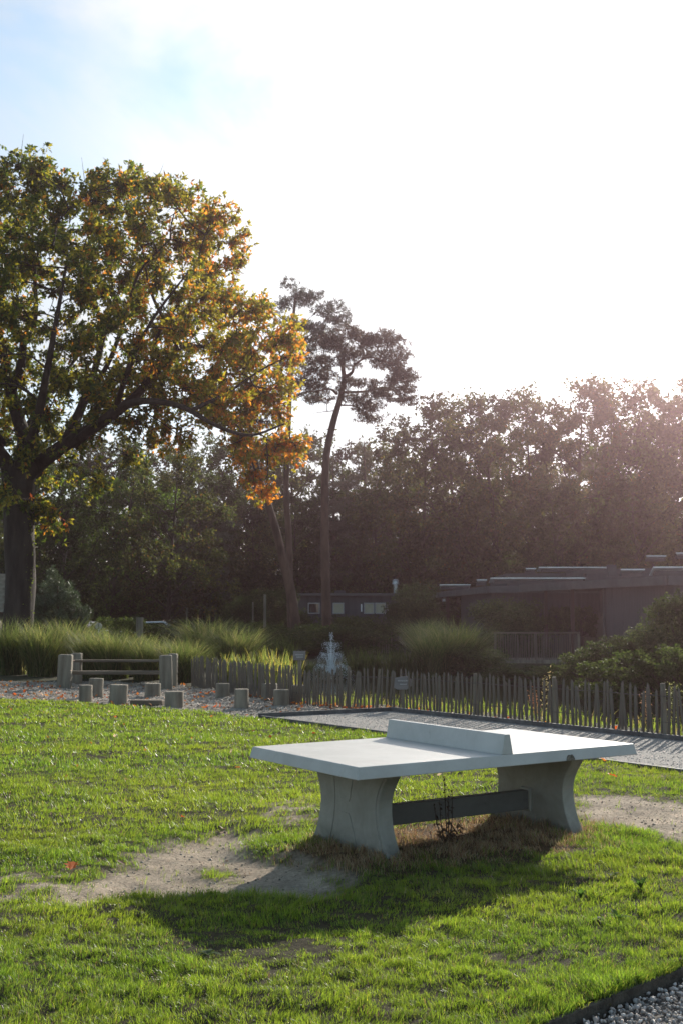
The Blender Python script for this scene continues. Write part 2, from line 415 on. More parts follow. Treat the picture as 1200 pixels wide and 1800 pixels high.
tag(ground, 'dark woodland soil round the pond and under the trees', kind='structure')
water = mesh_np('pond_water', [(x, y, WATER_Z) for x, y in [(16, 16), (16, 44.5), (-3.2, 44.5), (-3.2, 24.5), (1, 22.5), (5.5, 16)]], [tuple(range(6))], M_water)
tag(water, 'dark pond water behind the picket fence', kind='structure')
path = mesh_np('gravel_path', [(x, y, .012) for x, y in PATH], [(3, 2, 1, 0)], M_path)
tag(path, 'grey gravel path between the lawn and the picket fence', kind='structure')
sand = sheet('playground_sand', SAND, lambda x, y: -.035 + .03 * smoothnoise(x, y, 3, 41) + .02 * smoothnoise(x, y, 9, 42), np.arange(-15, 1.6, .08), np.arange(20, 33, .08), M_sand, margin=.1)
tag(sand, 'pale sand and wood chip ground round the stumps', kind='structure')
GRAV = KNEAR + [(7, 3), (-.9, 2.4)]
gb = mesh_np('gravel_strip', [(x, y, -.10) for x, y in GRAV], [tuple(reversed(range(len(GRAV))))], M_gravelbed)
tag(gb, 'gravel strip beside the lawn edging in the near corner', kind='structure')

hz = MB().box((0, 0, 10.3), (760, 760, 26)).build('haze', bpy.data.materials.new('glare_haze')); tag(hz, 'thin pink haze added over the whole place to imitate lens glare', 'haze', kind='stuff')  # added volume whose pink scatter imitates veiling lens flare
hm = hz.data.materials[0]; hm.use_nodes = True; hn = hm.node_tree; hn.nodes.remove(hn.nodes['Principled BSDF'])
pv = hn.nodes.new('ShaderNodeVolumePrincipled'); pv.inputs['Color'].default_value = (1, .70, .74, 1); pv.inputs['Density'].default_value = .0009; pv.inputs['Anisotropy'].default_value = .92
hn.links.new(pv.outputs[0], hn.nodes['Material Output'].inputs['Volume'])

# ------------------------------------------------------------------ edging boards
def edging(name, pts, w, z0, z1, label, mat=M_kerb):
    t = empty(name, (pts[0][0], pts[0][1], 0), 0, label, 'edging')
    for i in range(len(pts) - 1):
        a = Vector((*pts[i], 0)); b = Vector((*pts[i + 1], 0)); d = b - a; n = max(1, round(d.length / 2.0))
        for k in range(n):
            p = a + d * ((k + .5) / n) - Vector((*pts[0], 0))
            o = MB().box((0, 0, (z0 + z1) / 2), (d.length / n - .006, w, z1 - z0)).build('board', mat, t, bevel=.004)
            o.location = (p.x, p.y, random.uniform(-.004, .004)); o.rotation_euler.z = math.atan2(d.y, d.x) + random.uniform(-.004, .004)
    return t
edging('path_edging', [PATH[0], PATH[1], PATH[2]], .06, -.1, .085, 'dark grey edging boards along the fence side of the gravel path')
edging('path_edging', [(PATH[0][0] + .05, PATH[0][1] - .07), PATH[3]], .045, -.1, .05, 'dark edging boards between the lawn and the gravel path')
edging('lawn_edging', KNEAR, .03, -.2, -.012, 'low dark edging strip between lawn and gravel strip in the near corner', M_rot)

# ------------------------------------------------------------------ leaves / blades as numpy
def norm(v): return v / (np.linalg.norm(v, axis=-1, keepdims=True) + 1e-9)
def rhombi(P, D, L, Wd, col):
    """pointed leaf quads from P along D"""
    n = len(P); D = norm(D); up = norm(rng.normal(size=(n, 3))); side = norm(np.cross(D, up)); nor = np.cross(side, D)
    L = np.broadcast_to(L, (n,))[:, None]; Wd = np.broadcast_to(Wd, (n,))[:, None]
    mid = P + D * L * .45 + nor * L * .08
    V = np.stack([P, mid + side * Wd / 2, P + D * L, mid - side * Wd / 2], 1).reshape(-1, 3)
    F = np.arange(n * 4).reshape(n, 4)
    return V, F, np.repeat(col, 4, 0)
def bunches(centers, radii, per, leaves, L, Wd, colfun, flat=.75, droop=.15, jitter=1.0, shell=2.0):
    """clumps -> bunches -> leaves; returns P, D, sizes, colours"""
    Ps, Ds, Cs, Ls = [], [], [], []
    for c, r in zip(centers, radii):
        nb = max(3, int(per * rng.uniform(.75, 1.25)))
        d = norm(rng.normal(size=(nb, 3))); rr = r * rng.uniform(0.05, 1, (nb, 1)) ** (1 / shell)
        pos = c + d * rr * np.array([1, 1, flat])
        bd = norm(d + rng.normal(size=(nb, 3)) * .6 * jitter + np.array([0, 0, .15 - droop]))
        P = np.repeat(pos, leaves, 0) + rng.normal(size=(nb * leaves, 3)) * L * .25
        D = np.repeat(bd, leaves, 0) + rng.normal(size=(nb * leaves, 3)) * .75 + np.array([0, 0, -droop])
        Ps.append(P); Ds.append(D); Ls.append(rng.uniform(.7, 1.25, nb * leaves))
        Cs.append(colfun(c, pos, leaves))
    return np.concatenate(Ps), np.concatenate(Ds), np.concatenate(Ls), np.concatenate(Cs)
def leafobj(name, centers, radii, per, leaves, L, Wd, colfun, mat, parent, **k):
    P, D, s, col = bunches(centers, radii, per, leaves, L, Wd, colfun, **k)
    V, F, c = rhombi(P, D, L * s, Wd * s, col)
    o = mesh_np(name, V, F, mat, parent, col=c); return o
def palette(cols, weights, var=.25, clumpvar=.3):
    cols = np.array(cols); weights = np.array(weights) / sum(weights)
    def f(c, pos, leaves):
        n = len(pos) * leaves; w = weights * rng.uniform(.3, 1.7, len(weights)); w /= w.sum()
        k = cols[rng.choice(len(cols), n, p=w)]
        return k * rng.uniform(1 - var, 1 + var, (n, 1)) * rng.uniform(1 - clumpvar, 1 + clumpvar)
    return f

def sprays(name, centers, radii, mid, twigs, bper, leaves, L, Wd, colfun, mat, parent, twigmat=None, droop=.15, out=.5, up=.25, jit=.12):
    Ps, Ds, Ls, Cs = [], [], [], []; tb = MB() if twigmat else None
    for c, r in zip(centers, radii):
        c = np.asarray(c, float); o_ = norm((c - mid) * np.array([1, 1, .8])); K = max(3, int(twigs * rng.uniform(.8, 1.25)))
        d = norm(o_ * out + rng.normal(size=(K, 3)) * .75 + np.array([0, 0, up])); ln = r * rng.uniform(.6, 1.35, K)
        st = c - d * r * .25
        t = rng.uniform(.15, 1.0, (K, bper)) ** .8
        sag = -droop * (t ** 2) * ln[:, None] * .5
        pos = st[:, None, :] + d[:, None, :] * (t * ln[:, None] * 1.25)[:, :, None] + rng.normal(0, jit, (K, bper, 3)); pos[:, :, 2] += sag
        bd = norm(d[:, None, :] + rng.normal(size=(K, bper, 3)) * .7 + np.array([0, 0, -droop])).reshape(-1, 3); pos = pos.reshape(-1, 3); n = len(pos)
        Ps.append(np.repeat(pos, leaves, 0) + rng.normal(size=(n * leaves, 3)) * L * .12)
        Ds.append(np.repeat(bd, leaves, 0) * .6 + rng.normal(size=(n * leaves, 3)) * .7 + np.array([0, 0, -droop]))
        Ls.append(rng.uniform(.65, 1.25, n * leaves)); Cs.append(colfun(c, pos, leaves))
        if tb:
            for k in range(K): tb.tube([tuple(st[k]), tuple(st[k] + d[k] * ln[k] * .6), tuple(st[k] + d[k] * ln[k] * 1.15 + np.array([0, 0, -droop * ln[k] * .4]))], [.016, .011, .005], 3, cap=False)
    P, D, sc, col = map(np.concatenate, (Ps, Ds, Ls, Cs)); V, F, c = rhombi(P, D, L * sc, Wd * sc, col)
    if tb: tb.build('twigs', twigmat, parent)['kind'] = 'stuff'
    return mesh_np(name, V, F, mat, parent, col=c)

# ------------------------------------------------------------------ grass
def blades(P, h, w, lean, col, segs=1):
    n = len(P); th = rng.uniform(0, 2 * math.pi, n); s = np.stack([np.cos(th), np.sin(th), np.zeros(n)], 1)
    ln = rng.uniform(0, 2 * math.pi, n) * .55 + 3.5 * smoothnoise(P[:, 0], P[:, 1], 7, 88); l = np.stack([np.cos(ln), np.sin(ln), np.zeros(n)], 1) * (lean * h)[:, None]
    up = np.zeros((n, 3)); up[:, 2] = h * np.sqrt(np.clip(1 - lean ** 2 * .6, .1, 1))
    W_ = s * (w / 2)[:, None]
    if segs == 1:
        V = np.stack([P - W_, P + W_, P + up + l], 1).reshape(-1, 3); F = np.arange(n * 3).reshape(n, 3)
        return V, F, np.repeat(col, 3, 0)
    m = P + up * .62 + l * .3
    V = np.stack([P - W_, P + W_, m + W_ * .75, m - W_ * .75, P + up + l * 1.05], 1).reshape(-1, 3)
    b = (np.arange(n) * 5)[:, None]
    F = np.concatenate([b + np.array([0, 1, 2]), b + np.array([0, 2, 3]), b + np.array([3, 2, 4])])
    return V, F, np.repeat(col, 5, 0)
def lawn_points(y0, y1, dens, side=.4):
    """points in the wedge the picture sees, with a margin"""
    n = int(dens * (y1 - y0) * (2 * (.31 * y1 + side)))
    y = rng.uniform(y0, y1, n); x = rng.uniform(-1, 1, n) * (.31 * y1 + side)
    k = (np.abs(x) < .31 * y + side) & inpoly(x, y, LAWN); x, y = x[k], y[k]
    return x, y
GREEN = np.array([[.055, .10, .018], [.075, .13, .022], [.10, .15, .03], [.045, .085, .02], [.15, .17, .05]])
def grow(y0, y1, dens, hb, wb, segs, seed):
    x, y = lawn_points(y0, y1, dens)
    d = dirt_mask(x, y); st = straw_mask(x, y)
    tuss = smoothnoise(x, y, 9, 55) * .5 + smoothnoise(x, y, 3.2, 56) * .5
    fine = smoothnoise(x, y, 26, 57)
    wn2 = np.clip(sdist(x, y, WORN2) / .3 + .5, 0, 1)
    thin = np.clip(.72 + .5 * tuss + .5 * fine - wn2 * .35 - .3 * st, .04, 1)
    near_e = segdist(x, y, lawn_back, False)
    k = (rng.uniform(size=len(x)) < np.maximum((1 - d) ** 1.3 * thin, .045 * (smoothnoise(x, y, 11, 85) > .25)))
    x, y, d, st, tuss, fine, wn2 = [a[k] for a in (x, y, d, st, tuss, fine, wn2)]
    n = len(x)
    h = hb * np.clip(1 + .6 * tuss + .45 * fine, .25, 2.3) * rng.uniform(.55, 1.35, n) * (1 - .4 * wn2)
    a, b = table_local(x, y)
    legs = np.minimum(np.hypot((a + .87) / .35, (b) / .75), np.hypot((a - 1) / .4, b / .8))
    h *= 1 + .45 * np.clip(1.6 - legs, 0, 1)
    lush = np.clip(1 - np.hypot((x - 1.9) / .7, (y - 8.6) / .5), 0, 1); h *= 1 + .9 * lush
    edge = np.clip(1 - segdist(x, y, DIRT_A) / .15, 0, 1); h *= 1 + .35 * edge
    ww = wb * rng.uniform(.7, 1.3, n)
    w_ = np.array([.3, .3, .2, .15, .05])
    col = GREEN[rng.choice(5, n, p=w_)] * rng.uniform(.75, 1.25, (n, 1))
    yel = np.clip(.35 + .5 * smoothnoise(x, y, 1.3, 58), 0, 1)[:, None]
    col = col * (1 - .5 * yel) + np.array([.15, .175, .03]) * .5 * yel
    col = col * (1 + .2 * tuss[:, None])
    isst = rng.uniform(size=n) < np.clip(st * 1.7 - .15, .03, .95)
    stc = np.array([[.36, .24, .13], [.27, .15, .08], [.44, .35, .22]])[rng.choice(3, n)] * rng.uniform(.6, 1.2, (n, 1))
    col = np.where(isst[:, None], stc, col)
    lean = np.clip(rng.beta(1.6, 1.6, n) * 1.1 + .05, 0, 1)
    z = H(x, y) - .004
    P = np.stack([x, y, z], 1); lean = np.clip(lean, 0, 1); g_ = ~isst
    straw_parts.append(blades(P[isst], h[isst] * 1.1, ww[isst], lean[isst], col[isst], segs))
    return blades(P[g_], h[g_], ww[g_], lean[g_], col[g_], segs)
straw_parts = []
def joinb(parts):
    V, F, Cc, o = [], [], [], 0
    for v, f, c in parts: V.append(v); F.append(f + o); Cc.append(c); o += len(v)
    return np.concatenate(V), np.concatenate(F), np.concatenate(Cc)
pale = None
kx = np.array(KNEAR); nn_ = 9000; ii = rng.integers(1, len(kx) - 2, nn_); tt = rng.uniform(0, 1, (nn_, 1)); kp = kx[ii] * (1 - tt) + kx[ii + 1] * tt; off_ = rng.uniform(-.012, .06, (nn_, 1)) * np.array([-.72, .69]); kp = kp + off_
kd = np.clip(.55 + .7 * smoothnoise(kp[:, 0], kp[:, 1], 8, 71), .08, 1); kk = rng.uniform(size=nn_) < kd; kp = kp[kk]; nn_ = len(kp)
edgeb = blades(np.stack([kp[:, 0], kp[:, 1], np.full(nn_, -.02)], 1), rng.uniform(.03, .07, nn_), rng.uniform(.0028, .0045, nn_), rng.uniform(.3, 1, nn_), GREEN[rng.choice(5, nn_)] * rng.uniform(.7, 1.2, (nn_, 1)), 2)
V, F, c = joinb([edgeb, grow(4.6, 7.0, 18000, .033, .0028, 2, 1), grow(7.0, 10, 11000, .036, .0037, 2, 2),
                 grow(10, 14, 4200, .042, .007, 1, 3), grow(14, 19, 2200, .045, .011, 1, 4), grow(19, 27, 1200, .048, .017, 1, 5)])
g = mesh_np('grass', V, F, M_grass, col=c)
tag(g, 'short backlit green grass with straw brown tufts under the table', 'grass', kind='stuff')
n = 16000
x, y = lawn_points(4.6, 12, n / 60); cm = (smoothnoise(x, y, 2.6, 61) > .15) & (dirt_mask(x, y) < .3); x, y = x[cm], y[cm]; n = len(x)
V, F, c = rhombi(np.stack([x, y, H(x, y) + rng.uniform(.004, .022, n)], 1), rng.normal(size=(n, 3)) * np.array([1, 1, .5]), rng.uniform(.008, .02, n), rng.uniform(.006, .013, n), np.array([[.05, .09, .03], [.08, .11, .045], [.11, .12, .06]])[rng.choice(3, n)] * rng.uniform(.7, 1.2, (n, 1)))
cl_ = mesh_np('clover', V, F, M_weed, col=c); tag(cl_, 'small leaved clover and moss growing low in the lawn', 'ground cover', kind='stuff')
V, F, c = joinb(straw_parts); so_ = mesh_np('dry_grass', V, F, M_straw, col=c); tag(so_, 'dry straw coloured grass round the table legs', 'grass', kind='stuff')
print('grass tris', len(F))

# ------------------------------------------------------------------ gravel stones
def ico():
    t = (1 + 5 ** .5) / 2
    v = np.array([(-1, t, 0), (1, t, 0), (-1, -t, 0), (1, -t, 0), (0, -1, t), (0, 1, t), (0, -1, -t), (0, 1, -t), (t, 0, -1), (t, 0, 1), (-t, 0, -1), (-t, 0, 1)], float)
    f = np.array([(0, 11, 5), (0, 5, 1), (0, 1, 7), (0, 7, 10), (0, 10, 11), (1, 5, 9), (5, 11, 4), (11, 10, 2), (10, 7, 6), (7, 1, 8), (3, 9, 4), (3, 4, 2), (3, 2, 6), (3, 6, 8), (3, 8, 9), (4, 9, 5), (2, 4, 11), (6, 2, 10), (8, 6, 7), (9, 8, 1)])
    return v / np.linalg.norm(v[0]), f
IV, IF = ico()
def rotmats(n):
    q = norm(rng.normal(size=(n, 4))); w, x, y, z = q.T
    return np.stack([1 - 2 * (y * y + z * z), 2 * (x * y - z * w), 2 * (x * z + y * w), 2 * (x * y + z * w), 1 - 2 * (x * x + z * z), 2 * (y * z - x * w), 2 * (x * z - y * w), 2 * (y * z + x * w), 1 - 2 * (x * x + y * y)], 1).reshape(n, 3, 3)
def stones(P, size, col, flat=.65):
    n = len(P); sc = size[:, None] * np.stack([rng.uniform(.8, 1.3, n), rng.uniform(.6, 1, n), rng.uniform(.45, .8, n) * flat / .65], 1)
    V = IV[None] * (1 + rng.normal(0, .13, (n, 12, 1))) * sc[:, None, :]
    V = np.einsum('nij,nkj->nki', rotmats(n), V) + P[:, None, :]
    F = (IF[None] + (np.arange(n) * 12)[:, None, None]).reshape(-1, 3)
    return V.reshape(-1, 3), F, np.repeat(col, 12, 0)
n = 26000
x = rng.uniform(.2, 4.2, n); y = rng.uniform(4.2, 7.8, n)
k = inpoly(x, y, GRAV) & (segdist(x, y, KNEAR, False) > .02) & (np.abs(x) < .36 * y + .3); x, y = x[k], y[k]; n = len(x)
sz = rng.uniform(.005, .0165, n)
base = np.array([[.44, .41, .38], [.3, .28, .26], [.54, .5, .47], [.4, .34, .3], [.2, .19, .18]])
col = base[rng.choice(5, n)] * rng.uniform(.7, 1.15, (n, 1))
V, F, c = stones(np.stack([x, y, -.088 + rng.uniform(0, .03, n)], 1), sz, col)
o = mesh_np('gravel', V, F, M_stone, col=c); tag(o, 'grey pink gravel stones beside the lawn edging', 'gravel', kind='stuff')
# grit on the path
n = 16000
x = rng.uniform(-1.5, 6.5, n); y = rng.uniform(11, 22, n); k = inpoly(x, y, PATH) & (segdist(x, y, PATH) > .06); x, y = x[k], y[k]; n = len(x)
V, F, c = stones(np.stack([x, y, np.full(n, .014)], 1), rng.uniform(.004, .011, n), base[rng.choice(5, n)] * rng.uniform(.7, 1.2, (n, 1)))
o = mesh_np('path_gravel', V, F, M_stone, col=c); tag(o, 'fine loose gravel on the path by the picket fence', 'gravel', kind='stuff')
# wood chips on the playground
n = 30000
x = rng.uniform(-13, 1.2, n); y = rng.uniform(20.5, 32, n); k = inpoly(x, y, SAND); x, y = x[k], y[k]; n = len(x)
P = np.stack([x, y, -.03 + .03 * smoothnoise(x, y, 3, 41) + .02 * smoothnoise(x, y, 9, 42)], 1)
D = rng.normal(size=(n, 3)) * np.array([1, 1, .35]); ch = np.array([[.42, .36, .29], [.3, .25, .2], [.5, .45, .38], [.2, .16, .12]])[rng.choice(4, n)] * rng.uniform(.6, 1.1, (n, 1))
V, F, c = rhombi(P, D, rng.uniform(.025, .075, n), rng.uniform(.015, .035, n), ch)
o = mesh_np('wood_chips', V, F, M_chipw, col=c); tag(o, 'pale wood chips littering the playground sand', 'wood chips', kind='stuff')
# small clods and crumbs on the dirt
n = 14000
x = rng.uniform(-2.6, 4.2, n); y = rng.uniform(7.2, 12, n); k = (dirt_mask(x, y) > .6); x, y = x[k], y[k]; n = len(x)
V, F, c = stones(np.stack([x, y, H(x, y)], 1), rng.uniform(.0015, .005, n) * rng.choice([1, 1, 1, 1, 1, 1, 2, 3], n), np.array([[.28, .23, .17], [.1, .08, .06], [.3, .27, .22]])[rng.choice(3, n)])
o = mesh_np('dirt_crumbs', V, F, M_stone, col=c); tag(o, 'small dark clods and crumbs on the bare dirt', 'dirt', kind='stuff')

n = 5000
x = rng.uniform(-2.8, 4.4, n); y = rng.uniform(7.2, 12, n); k = (dirt_mask(x, y) > .3) & (smoothnoise(x, y, 4, 83) > -.4); x, y = x[k], y[k]; n = len(x)
V, F, c = rhombi(np.stack([x, y, H(x, y) + .003], 1), rng.normal(size=(n, 3)) * np.array([1, 1, .25]), rng.uniform(.012, .045, n), rng.uniform(.002, .005, n), np.array([[.45, .38, .26], [.2, .15, .1], [.12, .15, .05], [.1, .07, .05]])[rng.choice(4, n)])
o = mesh_np('dirt_litter', V, F, M_chipw, col=c); tag(o, 'dry stems and scraps strewn over the bare dirt', 'litter', kind='stuff')

# fallen leaves
def star_leaf(L=.06):
    """lobed oak leaf, folded along its midrib"""
    pts = [(0, 0), (.12, .1), (.34, .16), (.2, .3), (.46, .48), (.2, .55), (.3, .8), (.08, .8), (0, 1)]
    vs = [(p[0] * L, p[1] * L, abs(p[0]) * L * .45 + .25 * L * (p[1] - .5) ** 2) for p in pts] + [(-p[0] * L, p[1] * L, abs(p[0]) * L * .3) for p in pts[1:-1]]
    fs = [tuple(range(0, 9)), tuple([0, 8] + [15 - i for i in range(0, 7)])]
    return vs, fs
def litter(n, sampler, L0, L1, cols, name, label, zf):
    x, y = sampler(n); n = len(x)
    V, F, c = rhombi(np.stack([x, y, zf(x, y)], 1), rng.normal(size=(n, 3)) * np.array([1, 1, .4]) + np.array([0, 0, .15]), rng.uniform(L0, L1, n), rng.uniform(L0, L1, n) * .6, np.array(cols)[rng.choice(len(cols), n)] * rng.uniform(.6, 1.2, (n, 1)))
    o = mesh_np(name, V, F, M_deadleaf, col=c); tag(o, label, 'leaves', kind='stuff')
ORANGE = [(.5, .12, .03), (.42, .17, .05), (.3, .1, .04), (.5, .25, .07)]
def s_play(n):
    x = rng.uniform(-13, .8, n); y = rng.uniform(21, 32, n)
    k = inpoly(x, y, SAND) & (rng.uniform(size=n) < np.clip(.25 + np.clip((-5 - x) / 4, 0, 1) * .6 + .5 * smoothnoise(x, y, 1.2, 77), 0, 1)); return x[k], y[k]
litter(3000, s_play, .06, .13, ORANGE, 'fallen_leaves', 'orange fallen leaves scattered over the playground sand', lambda x, y: -.01 + 0 * x)
def s_lawn(n):
    x = rng.uniform(-9, 4, n); y = rng.uniform(8, 26, n); k = inpoly(x, y, LAWN) & (rng.uniform(size=n) < np.clip((y - 6) / 20, 0, 1) ** 1.5 * np.clip(.7 - x * .1, .1, 1)); return x[k], y[k]
litter(420, s_lawn, .035, .08, ORANGE + [(.6, .55, .45)], 'lawn_leaves', 'small orange and pale leaves caught in the lawn grass', lambda x, y: H(x, y) + .045)
def s_fen(n):
    t = rng.uniform(0, 1, n); i = rng.integers(0, 5, n); F0 = np.array(FENCE)
    p = F0[i] * (1 - t[:, None]) + F0[i + 1] * t[:, None] + rng.normal(0, .12, (n, 2)); return p[:, 0], p[:, 1]
litter(220, s_fen, .06, .12, ORANGE, 'fence_leaves', 'orange leaves drifted against the foot of the fence', lambda x, y: .02 + 0 * x)
for (u, v), lab, cc_ in (((130, 1529), 'bright orange fallen leaf on the bare strip near the dirt patch', (.6, .14, .02)),
                    ((1084, 1377), 'red orange fallen leaf on grass near the path edging', (.5, .1, .03)),
                    ((1060, 1350), 'upright yellow orange leaf against the path edging beyond the table end', (.62, .25, .04)),
                    ((393, 1455), 'curled pale brown leaf at the back tip of the dirt patch', (.35, .24, .16)),
                    ((205, 1519), 'flat brown leaf on the left end of the dirt patch', (.2, .12, .08)),
                    ((424, 1356), 'small orange leaf on grass left of the near table corner', (.5, .15, .04))):
    px, py = unp(u, v)
    vs, fs = star_leaf(.13 if u in (130, 1060, 1084) else .085)
    o = mesh_np('fallen_leaf', np.array(vs), fs, M_deadleaf, col=np.tile(np.array(cc_), (len(vs), 1)))
    o.location = (px, py, float(H(np.array(px), np.array(py))) + (.05 if u != 393 else .02)); o.rotation_euler = (random.uniform(-.5, .5), random.uniform(-.4, .4), random.uniform(0, 6))
    tag(o, lab, 'leaf')

# broad leaved weeds in the lawn
def weed_leaf(L, w):
    vs, fs = [], []
    for i in range(6):
        t = i / 5; ww = w * math.sin(math.pi * min(1, .12 + t * .9)) * (1 if i < 5 else 0); z = L * (.35 * t - .45 * t * t)
        vs += [(-ww, t * L, z + ww * .3), (0, t * L, z), (ww, t * L, z + ww * .3)]
    for i in range(5):
        a = i * 3; fs += [(a, a + 1, a + 4, a + 3), (a + 1, a + 2, a + 5, a + 4)]
    return np.array(vs), fs
wl_g = mesh_np('leaf', *weed_leaf(.13, .022), M_weed, col=np.tile(np.array([.06, .11, .03]), (18, 1)), smooth=True)
wl_p = mesh_np('leaf', *weed_leaf(.1, .02), M_weed, col=np.tile(np.array([.07, .10, .05]), (18, 1)), smooth=True)
for i, (u, v, lf, nl, tilt, lab) in enumerate(((1125, 1572, wl_g, 11, .7, 'bright green upright weed right of the table shadow tip'), (1080, 1547, wl_p, 9, .25, 'small dark rosette weed just behind the bright upright weed'),
                     (1052, 1622, wl_p, 11, .1, 'flat pale leaved rosette weed in front of the shadow tip'), (1085, 1618, wl_g, 8, .4, 'leafy green rosette weed right of the pale flat rosette'),
                     (366, 1684, wl_p, 10, .08, 'flat pale rosette weed inside the near shade of the table'), (1020, 1580, wl_g, 7, .9, 'thin upright green weed at the tip of the table shadow'))):
    px, py = unp(u, v); t = empty('rosette_weed', (px, py, float(H(np.array(px), np.array(py))) + .012), random.uniform(0, 6), lab, 'weed', 'broad leaved weeds in the lawn')
    for k in range(nl):
        o = lf if (i == 0 and k == 0) or (i == 1 and k == 0) else lf.copy()
        if o.name not in C.objects: C.objects.link(o)
        o.parent = t; o.rotation_euler = (tilt + random.uniform(-.1, .25), 0, k * 2.4 + random.uniform(-.2, .2)); s_ = random.uniform(.4, .8); o.scale = (s_, s_, s_)

# ------------------------------------------------------------------ table tennis table
T = empty('table_tennis_table', (TC[0], TC[1], 0), YAW, 'pale blue grey concrete table tennis table with solid net and two curved legs', 'table')
def frustum(mb, a0, b0, z0, a1, b1, z1):
    vs = [(sx * a0, sy * b0, z0) for sx, sy in ((-1, -1), (1, -1), (1, 1), (-1, 1))] + [(sx * a1, sy * b1, z1) for sx, sy in ((-1, -1), (1, -1), (1, 1), (-1, 1))]
    return mb.add(vs, [(3, 2, 1, 0), (4, 5, 6, 7), (0, 1, 5, 4), (1, 2, 6, 5), (2, 3, 7, 6), (3, 0, 4, 7)])
frustum(MB(), 1.39, .782, .672, 1.37, .762, .76).build('tabletop', M_top, T, bevel=.006, segs=2)
nb = MB()
nb.prism([(-.058, .7585), (.058, .7585), (.026, .912), (-.026, .912)], -.762, .762, 'y')
nb.build('net_panel', M_top, T, bevel=.006, segs=2)
nb = MB().box((0, -.7775, .716), (.004, .006, .078)); 
def leg_profile():
    R_ = []
    for i in range(0, 25):
        t = i / 24; z = -.12 + t * .792
        # half width: wide foot, waist near .37, wide head with a short vertical cheek
        if z < .36: q = (.36 - z) / .36; w = .405 + .14 * min(1.15, max(0, q)) ** 2
        else: q = (z - .36) / .25; w = .405 + .115 * min(1, q) ** 2
        R_.append((w, z))
    return R_
prof = leg_profile()
poly = [(w, z) for w, z in prof] + [(-w, z) for w, z in reversed(prof)]
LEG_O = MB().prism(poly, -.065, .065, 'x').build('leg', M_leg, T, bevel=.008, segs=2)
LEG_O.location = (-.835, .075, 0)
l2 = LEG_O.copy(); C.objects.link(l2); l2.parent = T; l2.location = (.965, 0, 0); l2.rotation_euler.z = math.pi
# raised panels cast in the outer face of the near leg
def raised(name, pts):
    return MB().prism(pts, -.006, .004, 'x').build(name, M_leg, LEG_O, bevel=.0025)
def curve_edge(sgn, z0, z1, a, b, n=12):
    return [(sgn * (a + b * (2 * (z0 + (z1 - z0) * i / n) - .78) ** 2), z0 + (z1 - z0) * i / n) for i in range(n + 1)]
pl = raised('raised_panel', curve_edge(1, .03, .66, .185, .17) + [(w - .03, z) for w, z in reversed(prof) if .03 < z < .66]); pl.location = (-.065, 0, 0)
pl = raised('raised_panel', [(-y_, z) for y_, z in (curve_edge(1, .03, .66, .185, .17) + [(w - .03, z) for w, z in reversed(prof) if .03 < z < .66])][::-1]); pl.location = (-.065, 0, 0)
pl = raised('raised_panel', [(.1, .385), (-.01, .375), (-.03, .41), (-.09, .655), (.14, .655), (.12, .45)]); pl.location = (-.065, 0, 0)
pl = raised('raised_panel', [(.15, .03), (-.13, .02), (-.035, .25), (-.015, .285), (.1, .29), (.125, .24)]); pl.location = (-.065, 0, 0)
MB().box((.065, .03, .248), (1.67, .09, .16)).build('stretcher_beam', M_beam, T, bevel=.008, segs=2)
MB().box((.89, .03, .25), (.03, .13, .2)).build('beam_socket', M_leg, T, bevel=.012, segs=3)
# chipped spot in the long edge
cv = []
for i in range(9):
    an = math.pi * i / 8; cv.append((.64 + .05 * math.cos(an) * random.uniform(.75, 1.15), .674 + .046 * math.sin(an) * random.uniform(.7, 1.1)))
ch = MB().prism(cv[::-1] , -.7845, -.75, 'y').build('chipped_patch', M_chip, T); ch['label'] = 'dark chipped patch in the long edge'

# dead stalk under the table
px, py = unp(785, 1482, .03)
dk = empty('dead_weed', (px, py, .03), 0, 'dry brown seed stalk standing under the table beside the beam', 'plant')
stm = MB(); sd = []
for (dx, dy, h, b0) in ((-.06, -.02, .34, -.02), (-.02, 0, .52, 0), (.01, .02, .36, .01), (.045, .01, .40, .02), (-.1, .03, .3, -.03)):
    pts = [(b0, 0, 0), (b0 + dx * .5, dy * .5, h * .5), (dx * 1.0, dy, h)]; stm.tube(pts, [.005, .004, .002], 5)
    for k in range(int(60 * h)):
        t = random.uniform(.55, 1.0); sd.append((dx * t + (1 - t) * b0, dy * t, h * t, t))
stm.build('stem', M_twig, dk)
P = np.array([s_[:3] for s_ in sd]); V, F, c = rhombi(P, rng.normal(size=(len(P), 3)) + np.array([0, 0, .8]), rng.uniform(.012, .03, len(P)), rng.uniform(.008, .014, len(P)), np.tile([.05, .03, .02], (len(P), 1)))
mesh_np('seed_head', V, F, M_deadleaf, dk, col=c)
P = np.array([[random.gauss(.02, .05), random.gauss(0, .03), random.uniform(0, .14)] for _ in range(110)])
V, F, c = rhombi(P, rng.normal(size=(110, 3)), rng.uniform(.03, .06, 110), rng.uniform(.015, .03, 110), np.array([[.16, .1, .06], [.09, .06, .04], [.4, .36, .32]])[rng.choice(3, 110, p=[.45, .4, .15])])
mesh_np('withered_leaves', V, F, M_deadleaf, dk, col=c)

